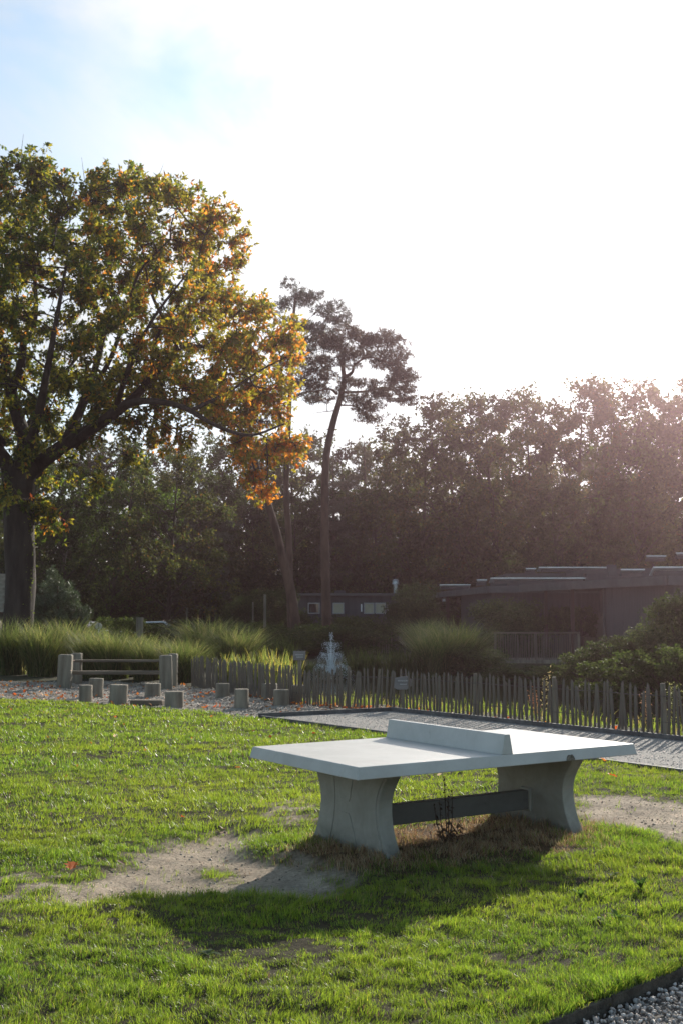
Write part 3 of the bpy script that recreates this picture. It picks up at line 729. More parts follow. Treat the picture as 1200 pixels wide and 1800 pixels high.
# ------------------------------------------------------------------ picket fence
FT = empty('picket_fence', (FENCE[0][0], FENCE[0][1], 0), 0, 'weathered split paling fence running along the path and playground before the pond', 'fence')
def paling_mesh(h, w, t, bend):
    mb = MB(); rows = 5; vs = []
    for i in range(rows):
        z = h * i / (rows - 1) * .94; q = bend * math.sin(i * 1.3); ww = w * (1 if i < rows - 1 else .8) * random.uniform(.9, 1.1)
        vs += [(q - ww / 2, -t / 2, z), (q + ww / 2, -t / 2 * .7, z), (q + ww / 2 * .8, t / 2, z), (q - ww / 2 * .9, t / 2 * .8, z)]
    fs = [(3, 2, 1, 0)]
    for i in range(rows - 1):
        for k in range(4): a = i * 4 + k; b = i * 4 + (k + 1) % 4; fs.append((a, b, b + 4, a + 4))
    n0 = len(vs); vs.append((bend * .2, 0, h)); a = (rows - 1) * 4
    for k in range(4): fs.append((a + k, a + (k + 1) % 4, n0))
    return mb.add(vs, fs)
PAL = []
def seg_iter(pts, step):
    acc = 0
    for i in range(len(pts) - 1):
        a = Vector((*pts[i], 0)); b = Vector((*pts[i + 1], 0)); d = b - a; L_ = d.length; s_ = acc
        while s_ < L_:
            st = step(a + d * (s_ / L_)) ; yield a + d * (s_ / L_), math.atan2(d.y, d.x); s_ += st
        acc = s_ - L_
pal_variants = [paling_mesh(random.uniform(.74, .8), random.uniform(.034, .052), .026, random.uniform(-.007, .007)).build('paling', M_paling, FT) for _ in range(12)]
spare = list(pal_variants); npal = 0
for p, az in seg_iter(FENCE, lambda p: (.098 if p.y < 22.6 else .088) * random.uniform(.75, 1.25)):
    o = spare.pop() if spare else random.choice(pal_variants).copy()
    if o.name not in C.objects: C.objects.link(o)
    o.parent = FT; o.location = (p.x - FENCE[0][0], p.y - FENCE[0][1], random.uniform(-.05, 0)); o.rotation_euler = (random.gauss(0, .03), random.gauss(0, .045), az + random.uniform(-.2, .2))
    sc = random.uniform(.94, 1.05); o.scale = (random.uniform(.75, 1.15), 1, sc); npal += 1
print('palings', npal)
def on_fence(u):
    k = (u - 600) / FPX
    for i in range(len(FENCE) - 1):
        a, b = FENCE[i], FENCE[i + 1]
        fa, fb = a[0] - k * a[1], b[0] - k * b[1]
        if fa * fb <= 0: t = fa / (fa - fb + 1e-9); return a[0] + (b[0] - a[0]) * t, a[1] + (b[1] - a[1]) * t
for u, h, r in ((1163, .79, .05), (971, .79, .045), (832, .77, .045), (660, .76, .03), (612, .79, .04), (508, .76, .035), (440, .76, .04), (395, .74, .035), (338, .8, .055)):
    q = on_fence(u)
    if not q: continue
    r *= .85; o = MB().tube([(0, 0, -.1), (0, 0, h * .5), (0, 0, h)], [r, r * .97, r * .85], 9, wob=.05).build('post', M_wood, FT)
    o.location = (q[0] - FENCE[0][0], q[1] - FENCE[0][1] + .06, 0); o.rotation_euler = (random.gauss(0, .03), .09 if u in (660, 338) else random.gauss(0, .02), 0)
for z in (.22, .6):
    mb = MB()
    for off in (-.018, .018):
        pts = []
        for p, az in seg_iter(FENCE, lambda p: .25): pts.append((p.x - FENCE[0][0], p.y - FENCE[0][1] + off, z + random.gauss(0, .006)))
        mb.tube(pts, .0035, 4)
    mb.build('wire', M_wire, FT)
# continuation of fencing beyond the frame is left out

# boards on posts beside the pond
def signboard(name, u, v0, v1, w, q, outline, label, lines):
    t = empty(name, (q[0], q[1], 0), 0, label, 'sign')
    s_ = q[1] / 2050; zt = CAM_H - (v0 - 1079) * s_; zb = CAM_H - (v1 - 1079) * s_
    MB().box((0, .03, zt / 2 - .1), (.07, .05, zt + .1)).build('post', M_wood, t, bevel=.006)
    pts = [(a * w, zb + (zt - zb) * b) for a, b in outline]
    o = MB().prism(pts, -.03, .0, 'y').build('board', M_signwood, t, bevel=.004)
    for k, (wa, zb_) in enumerate(lines):
        x0 = -wa / 2
        mb = MB()
        while x0 < wa / 2:
            g_ = random.uniform(.015, .03); mb.box((x0 + g_ / 2, -.0315, zb + (zt - zb) * zb_), (g_ * .75, .003, .022)); x0 += g_
        mb.build('faded_lettering', M_ink, o)
    MB().tube([(-.04, -.01, zt), (-.04, -.01, zt + .03), (.05, -.01, zt + .03), (.05, -.01, zt)], .006, 5).build('hanger', M_wire, t)
signboard('sign_board', 527, 1144, 1160, .25, (unp(526, 1236)), [(-.5, 0), (.5, 0), (.5, 1), (-.5, 1)], 'small rectangular grey board on a post by the stumps', ((.16, .6), (.12, .35)))
qf = on_fence(706)
signboard('sign_board', 706, 1187, 1211, .34, (qf[0], qf[1] - .1), [(-.5, .15), (-.3, 0), (.2, 0), (.5, .3), (.48, .75), (.25, 1), (-.1, .95), (-.45, .85)], 'rounded weathered wooden board fixed on the picket fence', ((.2, .65), (.12, .4)))

# ------------------------------------------------------------------ playground posts, bench and stumps
B = empty('timber_bench', (-5.7, 30, 0), 0, 'timber barrier of four thick posts and two long planks behind the stumps', 'bench')
def log_box(w, d, h):
    mb = MB(); mb.box((0, 0, h / 2 - .1), (w, d, h + .2)); return mb
for (u, v, wpx, h, dpth, tilt) in ((111, 1207, 24, .8, .3, .03), (133, 1200, 18, .78, .25, 0), (291, 1209, 22, .8, .28, -.03), (303, 1204, 16, .8, .22, 0)):
    x, y = unp(u, v); w = wpx * y / 2050
    o = log_box(w, dpth, h).build('post', M_wood, B, bevel=.04, segs=3); o.location = (x + 5.7, y + dpth / 2 - 30, 0); o.rotation_euler = (0, tilt, random.uniform(-.12, .12))
xa, ya = unp(122, 1203); xb, yb = unp(281, 1203)
for nm, z0, z1, dy, dp in (('top_rail', .575, .635, .55, .22), ('seat_plank', .27, .36, .35, .34)):
    MB().box(((xa + xb) / 2 + 5.7, dy + .0, (z0 + z1) / 2), (xb - xa + .1, dp, z1 - z0)).build(nm, M_woodrail, B, bevel=.012, segs=2)
MB().box((xa + 5.7 + .3, .5, .46), (.05, .05, .24)).build('rail_support', M_woodrail, B)
def stump(u0, u1, v0, v1, label, tilt=0, squash=1):
    x, y = unp((u0 + u1) / 2, v1 - 1, -.02); r = (u1 - u0) * y / 4100; h = (v1 - v0) * y / 2050 - r * .12
    mb = MB(); n = 18; vs = []; sd_ = random.uniform(0, 6)
    def rr(k): an = 2 * math.pi * k / n; return r * (1 + .035 * math.sin(2 * an + sd_) + .02 * math.sin(5 * an + sd_ * 2))
    prof_ = ((1.08, -.08), (1.02, .06), (.98, h * .5), (1.0, h * .93), (.97, h))
    for s_, z in prof_: vs += [(math.cos(2 * math.pi * k / n) * rr(k) * s_, math.sin(2 * math.pi * k / n) * rr(k) * s_, z) for k in range(n)]
    fs = []
    for i in range(len(prof_) - 1):
        for k in range(n): fs.append((i * n + k, i * n + (k + 1) % n, (i + 1) * n + (k + 1) % n, (i + 1) * n + k))
    fs.append(tuple((len(prof_) - 1) * n + k for k in range(n)))
    o = mb.add(vs, fs).build('tree_stump', M_stump); o.data.polygons.foreach_set('use_smooth', np.array([len(p.vertices) == 4 for p in o.data.polygons]))
    o.location = (x, y + r, -.02); o.rotation_euler = (0, tilt, random.uniform(0, 6)); tag(o, label, 'stump', 'sawn log stumps standing in the playground'); return o
stump(136, 160, 1205, 1235, 'leftmost short stump below the left bench post')
stump(153, 179, 1193, 1225, 'taller stump directly behind the leftmost stump', .03)
stump(190, 221, 1204, 1239, 'broad pale stump in front of the middle of the bench', -.03)
stump(253, 280, 1202, 1225, 'short dark stump behind the flat slab')
stump(288, 320, 1216, 1245, 'broad grey stump right of the flat slab at the lawn edge')
stump(378, 403, 1202, 1226, 'short stump alone in the middle of the sand')
stump(411, 436, 1212, 1247, 'slim tall stump at the lawn edge between the sand ones')
stump(459, 486, 1202, 1230, 'dark stump close to the picket fence')
stump(480, 507, 1213, 1242, 'stump just in front of the dark one near the fence')
stump(513, 534, 1205, 1238, 'narrow stump at the foot of the small board')
x, y = unp(262, 1236)
o = MB().add([(-.36, -.16, 0), (.3, -.2, 0), (.36, .05, 0), (.2, .2, 0), (-.3, .14, 0), (-.36, -.16, .1), (.3, -.2, .1), (.36, .05, .09), (.2, .2, .1), (-.3, .14, .1)], [(4, 3, 2, 1, 0), (5, 6, 7, 8, 9), (0, 1, 6, 5), (1, 2, 7, 6), (2, 3, 8, 7), (3, 4, 9, 8), (4, 0, 5, 9)]).build('flat_slab', M_woodrail, bevel=.01)
o.location = (x, y, -.03); tag(o, 'low flat wooden slab lying between the stumps', 'slab')
x, y = unp(2, 1182)
o = MB().tube([(0, 0, -.1), (0, 0, .82)], [.06, .055], 10, wob=.03).build('wooden_post', M_wood); o.location = (x, y, 0); tag(o, 'single thin wooden post at the left edge behind the playground', 'post')

# ------------------------------------------------------------------ trees
def catmull(pts, n=5):
    pts = [np.array(p, float) for p in pts]; P = [2 * pts[0] - pts[1]] + pts + [2 * pts[-1] - pts[-2]]; out_ = []
    for i in range(1, len(P) - 2):
        for k in range(n):
            t = k / n
            out_.append(.5 * ((2 * P[i]) + (P[i + 1] - P[i - 1]) * t + (2 * P[i - 1] - 5 * P[i] + 4 * P[i + 1] - P[i + 2]) * t * t + (3 * P[i] - P[i - 1] - 3 * P[i + 1] + P[i + 2]) * t ** 3))
    out_.append(pts[-1]); return np.array(out_)
def limb(mb, pts, r0, r1, n=8, wob=.0, sub=5):
    q = catmull(pts, sub); rr = np.linspace(0, 1, len(q)) ** .8; mb.tube([tuple(p) for p in q], list(r0 + (r1 - r0) * rr), n, cap=True, wob=wob); return q
def connect(mb, nodes, centers, r0=.06, droop=.1, sides=5, twigs=3, tr=1.0):
    """a curved branch from the nearest limb node to every clump centre"""
    nodes = np.array(nodes)
    centers = sorted([np.asarray(c, float) for c in centers], key=lambda c: float(np.min(np.linalg.norm(nodes - c, axis=1))))
    for c in centers:
        d = np.linalg.norm(nodes - c, axis=1) + .8 * np.clip(nodes[:, 2] - c[2], 0, 9); s_ = nodes[np.argmin(d)]; L_ = np.linalg.norm(c - s_)
        if L_ < .2: continue
        m1 = s_ * .6 + c * .4 + rng.normal(0, .06 * L_, 3) + np.array([0, 0, .06 * L_]); rad = min(r0, .012 * L_ + .018)
        lq_ = limb(mb, [s_, m1, c], rad, rad * .35, sides, sub=3); nodes = np.concatenate([nodes, lq_[2:5]])
        for _ in range(twigs):
            e = c + rng.normal(0, .5 * tr, 3); q = s_ * .3 + c * .7
            mb.tube([tuple(q), tuple((q + e) / 2 + rng.normal(0, .08, 3)), tuple(e)], [rad * .45, rad * .3, rad * .12], 4, cap=False)

# --- the big oak at the left
OY = 43.0
def oak_pt(u, v, dy=0): p = at(u, v, OY + dy); return p
oak_base = np.array([*at(33, 1105, OY)[:2], 0.0])
OAK = empty('oak_tree', tuple(oak_base), 0, 'large oak turning orange at its right side with thick dark trunk', 'tree')
tm = MB(); ob = oak_base; nodes = []
def ol(uvd, r0, r1, n=8):
    global nodes
    q = limb(tm, [oak_pt(u, v, d) - ob for u, v, d in uvd], r0, r1, n, .03 if r0 > .2 else 0); nodes += [p for p in q[2:]]; return q
trunk_pts = [np.array([0, 0, -.2]), np.array([0, 0, .6])] + [oak_pt(u, v) - ob for u, v in ((35, 1050), (36, 980), (34, 920), (32, 870), (36, 820))]
q = catmull(trunk_pts, 4); rr = np.interp(np.linspace(0, 1, len(q)), [0, .1, .3, .8, 1], [.8, .62, .54, .56, .66]); tm.tube([tuple(p) for p in q], list(rr), 18, wob=.05)
ol([(32, 850, 0), (70, 815, -.5), (125, 775, -1), (190, 735, -1.2), (240, 695, -1), (300, 625, -.5), (325, 605, 0)], .34, .1, 10)
ol([(240, 695, -1), (262, 660, -1.6), (278, 590, -2), (300, 555, -2), (330, 505, -2.2), (345, 470, -2)], .13, .03)
ol([(312, 615, -.4), (308, 590, 0), (280, 545, .4), (262, 500, 1), (250, 430, 1.5)], .12, .03)
ol([(320, 606, 0), (360, 608, 1), (400, 590, 1.5), (440, 585, 2), (480, 570, 2)], .09, .025)
ol([(130, 780, -1), (200, 725, -3), (250, 705, -4), (320, 715, -4), (380, 748, -4), (440, 765, -3.5), (500, 745, -3)], .19, .03)
ol([(60, 830, 0), (40, 760, 1.5), (20, 690, 2), (10, 640, 2), (0, 590, 2), (-10, 520, 2), (0, 440, 2)], .36, .06)
ol([(20, 690, 2), (38, 640, 1), (42, 600, 1), (62, 560, .5), (62, 490, .5), (58, 420, .5), (56, 365, .5)], .2, .03)
ol([(42, 600, 1), (20, 570, 0), (0, 535, -1), (-40, 500, -2)], .12, .04)
ol([(110, 790, 0), (150, 700, 2), (175, 620, 3), (195, 520, 3.5), (193, 450, 4), (198, 395, 4)], .22, .03)
ol([(150, 700, 2), (190, 640, 1), (220, 560, 0), (245, 480, -1), (300, 420, -1)], .12, .03)
ol([(200, 730, -2), (230, 640, -4), (270, 560, -5), (330, 480, -5)], .12, .03)
ol([(30, 840, 0), (-30, 760, -1), (-90, 700, -1.5), (-160, 640, -1), (-230, 560, 0)], .36, .06)
ol([(0, 780, 0), (-50, 680, 3), (-80, 560, 4), (-105, 480, 4)], .24, .05)
ol([(30, 830, 0), (60, 760, -3), (80, 670, -5), (100, 560, -5.5), (120, 450, -5)], .24, .04)
ol([(30, 830, 0), (50, 750, 3), (120, 650, 6), (180, 560, 7)], .24, .04)
ol([(340, 720, -4), (400, 690, -3), (460, 650, -2), (520, 620, -1)], .08, .02)
tm.build('trunk', M_bark, OAK, smooth=True)
OUT = [(-300, 420), (-200, 330), (-80, 300), (0, 300), (55, 285), (100, 318), (150, 328), (200, 305), (250, 335), (300, 325), (330, 355), (380, 368), (425, 388), (450, 430), (458, 470), (430, 505), (470, 540), (535, 550), (548, 595), (535, 650), (515, 700), (548, 735), (545, 800), (500, 835), (440, 825), (380, 800), (345, 760), (300, 735), (255, 742), (215, 762), (190, 785), (140, 800), (105, 825), (98, 868), (62, 880), (40, 850), (-60, 840), (-200, 800), (-330, 700), (-380, 560)]
OUTW = [(oak_pt(u - 26 * min(1, max(0, (u - 330) / 120)), v) - ob)[[0, 2]] for u, v in OUT]
OUTW = [tuple(p) for p in OUTW]
cen = []
tries = 0
cx0 = np.mean([p[0] for p in OUTW]); 
while len(cen) < 300 and tries < 60000:
    tries += 1
    x = rng.uniform(min(p[0] for p in OUTW), max(p[0] for p in OUTW)); z = rng.uniform(min(p[1] for p in OUTW), max(p[1] for p in OUTW))
    e = float(sdist(np.array(x), np.array(z), OUTW))
    if e < .62: continue
    dmax = min(7.5, 2.2 * math.sqrt(e * 3.2)); y = rng.uniform(-dmax, dmax)
    if x > 0 and e > 2.2 and abs(y) < dmax * .35 and rng.uniform() < .55: continue
    p = np.array([x, y, z])
    sep = 1.05 if x > -3 else 1.5
    if all(np.linalg.norm((p - q_) * np.array([1, .8, 1.25])) > sep for q_ in cen): cen.append(p)
main_n = len(cen)
for _ in range(4000):
    if len(cen) - main_n >= 45: break
    i_ = rng.integers(len(OUTW)); a_, b_ = OUTW[i_], OUTW[(i_ + 1) % len(OUTW)]; t_ = rng.uniform(); x = a_[0] + (b_[0] - a_[0]) * t_ + rng.normal(0, .3) - .25; z = a_[1] + (b_[1] - a_[1]) * t_ + rng.normal(0, .22) - .4
    p = np.array([x, rng.normal(0, 1.3), z])
    if min(np.linalg.norm(p - q_) for q_ in cen[main_n:] + [p + 9]) > .75: cen.append(p)
bm_ = MB(); connect(bm_, nodes, cen, .07, twigs=3, tr=1.0); bm_.build('branches', M_twig, OAK)['kind'] = 'stuff'
OG = np.array([.055, .085, .018]); OYG = np.array([.19, .18, .028]); OO = np.array([.42, .18, .035]); OR = np.array([.24, .06, .03])
def oak_col(c, pos, leaves):
    n = len(pos) * leaves
    u = float(c[0]); z = float(c[2])
    right = np.clip((u - 2.5) / 7, 0, 1); low = np.clip((11 - z) / 6, 0, 1)
    po = .05 + .62 * right * (.45 + .55 * low) + .16 * max(0, float(smoothnoise(np.array(u), np.array(z + c[1] * .5), 1.5, 91)))
    py_ = .38 + .22 * right
    pr_ = .02 + .05 * max(0, float(smoothnoise(np.array(u), np.array(z), 1.1, 92)))
    loc = np.repeat(smoothnoise(pos[:, 0] + pos[:, 1], pos[:, 2], 3, 93), leaves) * .22
    r = rng.uniform(size=n) - loc
    r = np.repeat(rng.uniform(size=len(pos)), leaves) * .75 + r * .25
    k = np.where((r < pr_)[:, None], OR, np.where((r < pr_ + po)[:, None], OO, np.where((r < pr_ + po + py_)[:, None], OYG, OG)))
    return k * rng.uniform(.7, 1.3, (n, 1))
mid_ = np.array([np.mean([p[0] for p in cen]), 0, np.mean([p[2] for p in cen]) - 1.5])
fol = sprays('foliage', cen, [random.uniform(.75, 1.2) if i_ < main_n else random.uniform(.55, .9) for i_ in range(len(cen))], mid_, 8, 11, 6, .19, .085, oak_col, M_oak, OAK, M_twig, droop=.3)
ivp = np.array([[.48 * math.cos(a_), .48 * math.sin(a_) - .05, z_] for a_, z_ in zip(rng.normal(-.2, .35, 260), rng.uniform(.6, 5.2, 260))]) + rng.normal(0, .05, (260, 3))
V, F, c = rhombi(ivp, rng.normal(size=(260, 3)), rng.uniform(.06, .12, 260), rng.uniform(.04, .08, 260), np.tile([.09, .13, .03], (260, 1)) * rng.uniform(.6, 1.4, (260, 1))); mesh_np('ivy', V, F, M_oak, OAK, col=c)['kind'] = 'stuff'
print('oak leaves', len(fol.data.polygons))

# --- generic broadleaf trees of the wood
def broadleaf(name, seed, Ht, Rad, crown0, cols, wts, nclump=74, per=62, L=.24, Wd=.13, trunk_r=.22, label='', group=None, mat=M_bark, parentloc=(0, 0, 0)):
    global rng
    rng = np.random.default_rng(seed); random.seed(seed)
    t = empty(name, parentloc, 0, label, 'tree', group)
    mb = MB(); nodes_ = []
    top = np.array([rng.normal(0, .5), rng.normal(0, .5), Ht * .85])
    q = limb(mb, [(0, 0, -.2), (rng.normal(0, .15), rng.normal(0, .15), Ht * .3), (top[0] * .6, top[1] * .6, Ht * .6), top], trunk_r, .05, 9, .03)
    nodes_ += [p for p in q if p[2] > crown0 * .8]
    nl = 11
    for i in range(nl):
        z0 = crown0 * .9 + (Ht * .75 - crown0 * .9) * i / nl; an = i * 2.4 + rng.normal(0, .3); p0 = q[np.argmin(np.abs(q[:, 2] - z0))]
        ln = Rad * (.9 if i < 7 else .6) * rng.uniform(.7, 1.0); d = np.array([math.cos(an), math.sin(an), 0])
        pts = [p0, p0 + d * ln * .4 + np.array([0, 0, ln * .35]), p0 + d * ln * .75 + np.array([0, 0, ln * .6]), p0 + d * ln * .95 + np.array([0, 0, ln * .95])]
        lq = limb(mb, pts, trunk_r * .4, .03, 6); nodes_ += list(lq[3:])
    mb.build('trunk', mat, t, smooth=True)
    cen_ = []
    for _ in range(20000):
        if len(cen_) >= nclump: break
        z = rng.uniform(crown0, Ht - .6); tt = (z - crown0) / (Ht - crown0); rz = Rad * (math.sin(math.pi * min(1, .18 + tt * .8)) ** .6) * (1 + .15 * math.sin(seed + z * 1.3))
        an = rng.uniform(0, 6.283); rr_ = rz * rng.uniform(.0, 1) ** .45; p = np.array([math.cos(an) * rr_ + top[0] * tt, math.sin(an) * rr_ + top[1] * tt, z])
        if all(np.linalg.norm(p - q_) > 1.15 for q_ in cen_): cen_.append(p)
    b2 = MB(); connect(b2, nodes_, cen_, .05, twigs=1); b2.build('branches', M_twig, t)['kind'] = 'stuff'
    sprays('foliage', cen_, [rng.uniform(.85, 1.5) for _ in cen_], np.array([0, 0, crown0 + (Ht - crown0) * .45]), 6, max(5, per // 6), 5, L, Wd, palette(cols, wts, .18, .6), M_leaf, t, droop=.2, jit=.2)
    return t
DG = [(.024, .038, .013), (.034, .052, .016), (.055, .07, .02), (.018, .028, .012)]
MIXED = [(.04, .055, .02), (.065, .075, .025), (.11, .10, .03), (.14, .075, .03)]
v1 = broadleaf('broadleaf_tree', 11, 17, 5.2, 3.0, DG, (3, 3, 2, 2), label='broad dark crown at the left end of the wood behind the pond side')
v2 = broadleaf('broadleaf_tree', 12, 18, 4.8, 4.0, MIXED, (5, 3, .8, .2), label='tall olive tree')
v3 = broadleaf('broadleaf_tree', 13, 15, 4.5, 2.0, [(.035, .062, .016), (.055, .09, .02), (.09, .125, .027)], (3, 3, 1), label='bright green tree')
v4 = broadleaf('broadleaf_tree', 14, 16, 5.5, 2.5, MIXED, (5, 3, 1, .35), nclump=80, label='mixed tree')
VAR = [v1, v2, v3, v4]; used_v = [False] * 4
def place(v, x, y, s_, rz, label, group='trees of the wood behind the pond'):
    global used_v
    o = VAR[v] if not used_v[v] else copy_tree(VAR[v]); used_v[v] = True
    o.location = (x, y, 0); o.rotation_euler.z = rz; o.scale = (s_, s_, s_ * random.uniform(.96, 1.04)); tag(o, label, 'tree', group); return o
def at_top(u, vtop, y): p = at(u, vtop, y); return p[0], p[2]
FRONT = [(1335, 690, 72, 1, 'unseen tall tree added beyond the right edge to shade the pond bank'), (1410, 680, 74, 3, 'second unseen tall tree added to shade the pond bank'), (1490, 680, 72, 0, 'third unseen tall tree added to shade the pond bank'), (1580, 680, 70, 1, 'farthest right unseen tall tree added to shade the pond bank'), # u, v of the top, distance, variant, label; first four unseen, added for shade
    (205, 800, 74, 2, 'light green sunlit tree seen under the oak canopy'), (120, 825, 64, 0, 'dark green tree just right of the oak trunk'),
    (300, 800, 72, 3, 'dim olive tree left of the leaning pine trunk under the oak'), (-30, 820, 72, 1, 'dark tree behind the oak trunk at the left edge'),
    (390, 840, 84, 0, 'shadowed tree behind the hanging orange oak boughs'), (740, 715, 84, 1, 'tree at the left shoulder of the tall wood, right of the open pine'),
    (800, 705, 82, 3, 'dark rounded tree above the left roofs of the lodge'), (868, 700, 80, 0, 'dark tree over the middle of the lodge roofs'),
    (935, 692, 78, 1, 'tall hazy tree over the deck and terrace'), (1003, 672, 78, 3, 'tallest hazy crown of the wood above the lodge'),
    (1070, 680, 76, 1, 'hazy tree with sky gaps above the rightmost roofs'), (1135, 700, 76, 2, 'light hazy tree in the glow near the right edge'),
    (1195, 690, 70, 0, 'dark tree at the right edge of the picture'), (1260, 700, 72, 3, 'tree just beyond the right edge behind the lodge'),
    (1120, 850, 66, 3, 'lower tree with orange tints behind the right lodge'), (980, 840, 68, 0, 'lower dark tree between the lodge and the tall crown')]
for u, vt, y, v, lab in FRONT:
    x, zt = at_top(u, vt, y); base_h = (17, 18, 15, 16)[v]
    place(v, x, y, zt / (base_h * .985), random.uniform(0, 6), lab)
BACKROW = [(-60, 830, 100), (40, 815, 98), (120, 765, 96), (190, 775, 99), (245, 768, 102), (330, 772, 100), (395, 760, 98), (455, 765, 104), (515, 770, 100), (600, 770, 102), (680, 785, 98), (760, 800, 100), (830, 800, 102), (900, 795, 98), (970, 800, 100), (1040, 800, 100), (1110, 810, 98), (1180, 800, 96), (1260, 790, 96), (1340, 780, 92)]
for i, (u, vt, y) in enumerate(BACKROW):
    x, zt = at_top(u, vt, y); v = (0, 3, 1, 0, 3, 1)[i % 6]; place(v, x, y, zt / ((17, 18, 15, 16)[v] * .985), random.uniform(0, 6), 'dark tree deep in the shaded wood at the back of the scene')
for i, (u, vt) in enumerate(((-20, 850), (70, 870), (150, 860), (235, 850), (310, 865), (385, 850), (450, 870), (520, 845), (590, 850), (655, 850), (720, 845), (790, 860), (860, 870), (940, 860), (1020, 870))):
    y = 86 + (i % 3) * 3; x, zt = at_top(u, vt, y); place(0 if i % 3 else 1, x, y, zt / (17 if i % 3 else 18), random.uniform(0, 6), 'lower dark tree filling the middle depth of the shaded wood', 'lower trees in the middle of the wood')
for i in range(16):
    u = -80 + i * 92; y = 112 + (i % 3) * 5; x, zt = at_top(u, 875 + (i % 4) * 14, y); v = (0, 3)[i % 2]; place(v, x, y, zt / (17 if v == 0 else 16), random.uniform(0, 6), 'dark tree deep in the shaded wood at the back of the scene')

# --- shrubs
def shrub(name, seed, w, h, cols, wts, n=26, per=80, L=.085, Wd=.042, mat=None, cat='shrub', fl=.85, label='', d=None):
    global rng
    rng = np.random.default_rng(seed); random.seed(seed)
    t = empty(name, (0, 0, 0), 0, label, cat); mb = MB(); cen_ = []; d = d or w
    for i in range(n):
        an = rng.uniform(0, 6.283); q_ = rng.uniform(0, 1) ** .6; z = rng.uniform(.1, .92) * h; k = math.sqrt(max(.05, 1 - (z / h - .25) ** 2 * 1.4))
        p = np.array([math.cos(an) * q_ * w / 2 * k, math.sin(an) * q_ * d / 2 * k, z]); cen_.append(p)
        mb.tube([(p[0] * .15, p[1] * .15, -.1), tuple(p * np.array([.6, .6, .6]) + rng.normal(0, .05, 3)), tuple(p)], [.02, .014, .006], 4)
    mb.build('stems', M_twig, t)
    leafobj('foliage', cen_, [max(.18, min(w, h) * rng.uniform(.15, .26)) for _ in cen_], per, 4, L, Wd, palette(cols, wts), mat or M_leaf, t, flat=fl, shell=1.9)
    return t
SG = [(.024, .038, .016), (.034, .052, .02), (.055, .07, .026)]
s1 = shrub('shrub', 31, 3.0, 2.0, SG, (3, 3, 1), n=44, per=95)
s2 = shrub('shrub', 32, 2.4, 2.6, [(.045, .065, .03), (.07, .09, .04), (.1, .12, .06)], (3, 3, 1), n=44, per=95)
s3 = shrub('shrub', 33, 2.6, 1.3, [(.04, .06, .02), (.06, .08, .03)], (1, 1), n=34, per=85)
SH = [s1, s2, s3]; SHD = [(3.0, 2.0), (2.4, 2.6), (2.6, 1.3)]; used_s = [False] * 3
def put_shrub(v, u, vtop, y, w, label, group=None, z0=0):
    o = SH[v] if not used_s[v] else copy_tree(SH[v]); used_s[v] = True
    p = at(u, vtop, y); h = p[2] - z0; o.location = (p[0], y, z0); o.scale = (w / SHD[v][0], w / SHD[v][0], h / SHD[v][1]); o.rotation_euler.z = random.uniform(0, 6); tag(o, label, 'shrub', group); return o
put_shrub(0, 1215, 1050, 31, 2.6, 'tall shrub at the right edge in front of the lodge wall', z0=-.1)
put_shrub(1, 1165, 1090, 31, 1.9, 'leafy shrub left of the tall one at the right edge', z0=-.1)
put_shrub(0, 1090, 1122, 33, 2.2, 'rounded shrub below the blank lodge wall', z0=-.1)
put_shrub(2, 1030, 1150, 33, 1.9, 'low shrub at the right end of the deck', z0=-.2)
put_shrub(2, 1120, 1150, 28, 3.0, 'low dark bush hanging over the pond edge on the right', z0=-.3)
put_shrub(2, 1195, 1140, 26.5, 2.6, 'low bush behind the fence at the right edge', z0=-.3)
put_shrub(2, 960, 1172, 37, 3.2, 'dark bush under the deck at the water', z0=-.4)
put_shrub(0, 900, 1175, 38, 2.6, 'dark low bush at the left foot of the deck', z0=-.5)
put_shrub(1, 830, 1130, 40, 2.4, 'twiggy shrub left of the deck railing', z0=-.3)
put_shrub(1, 880, 1050, 49.5, 2.8, 'tall feathery shrub on the terrace left of the post')
put_shrub(1, 925, 1052, 52.5, 2.2, 'tall shrub behind the terrace post')
put_shrub(0, 905, 1090, 47.5, 2.6, 'rounded shrub behind the deck railing')
put_shrub(1, 738, 1020, 62, 3.0, 'tall slim shrub between the two lodges')
put_shrub(0, 722, 1060, 58, 3.2, 'dense shrub at the foot of the tall slim one')
for i, (u, vt, y, w) in enumerate(((455, 1042, 66, 3.4), (492, 1040, 68, 3.2), (430, 1055, 64, 3.0))):
    put_shrub(0, u, vt, y, w, ('clipped looking green shrub by the leaning pine trunk', 'green shrub between the two left pine trunks', 'shrub left of the leaning pine trunk')[i])
LB = ['low bush on the far bank behind the fountain', 'low bush left of the fountain on the far bank', 'low bush below the far lodge', 'low bush right of the open pine trunk', 'low bush between the fountain and the reeds', 'low bush under the leaning trunks', 'low bush near the parked car', 'low bush behind the tall grass tussocks', 'low bush in the shade below the small conifer', 'low bush beside the round sign']
for i, (u, vt, y, w) in enumerate(((600, 1105, 50, 4), (545, 1100, 52, 4), (640, 1098, 55, 4.5), (610, 1088, 62, 4), (480, 1105, 48, 3.6), (440, 1095, 54, 4), (330, 1092, 56, 4.5), (380, 1100, 46, 4.5), (110, 1080, 50, 3.5), (200, 1088, 55, 4.5))):
    put_shrub((0, 2)[i % 2], u, vt, y, w, LB[i], 'low bushes on the far bank')
for i, (u, y) in enumerate(((20, 78), (90, 84), (160, 80), (230, 88), (300, 86), (370, 90), (440, 86), (520, 92), (600, 90), (680, 88), (760, 84), (850, 82), (940, 80), (1030, 78), (1110, 76), (1190, 74), (-40, 76), (1270, 74))):
    put_shrub(i % 2, u, 985 + (i * 37) % 40, y, 8.5, 'dark undergrowth bush below the wood at the back', 'undergrowth below the wood')

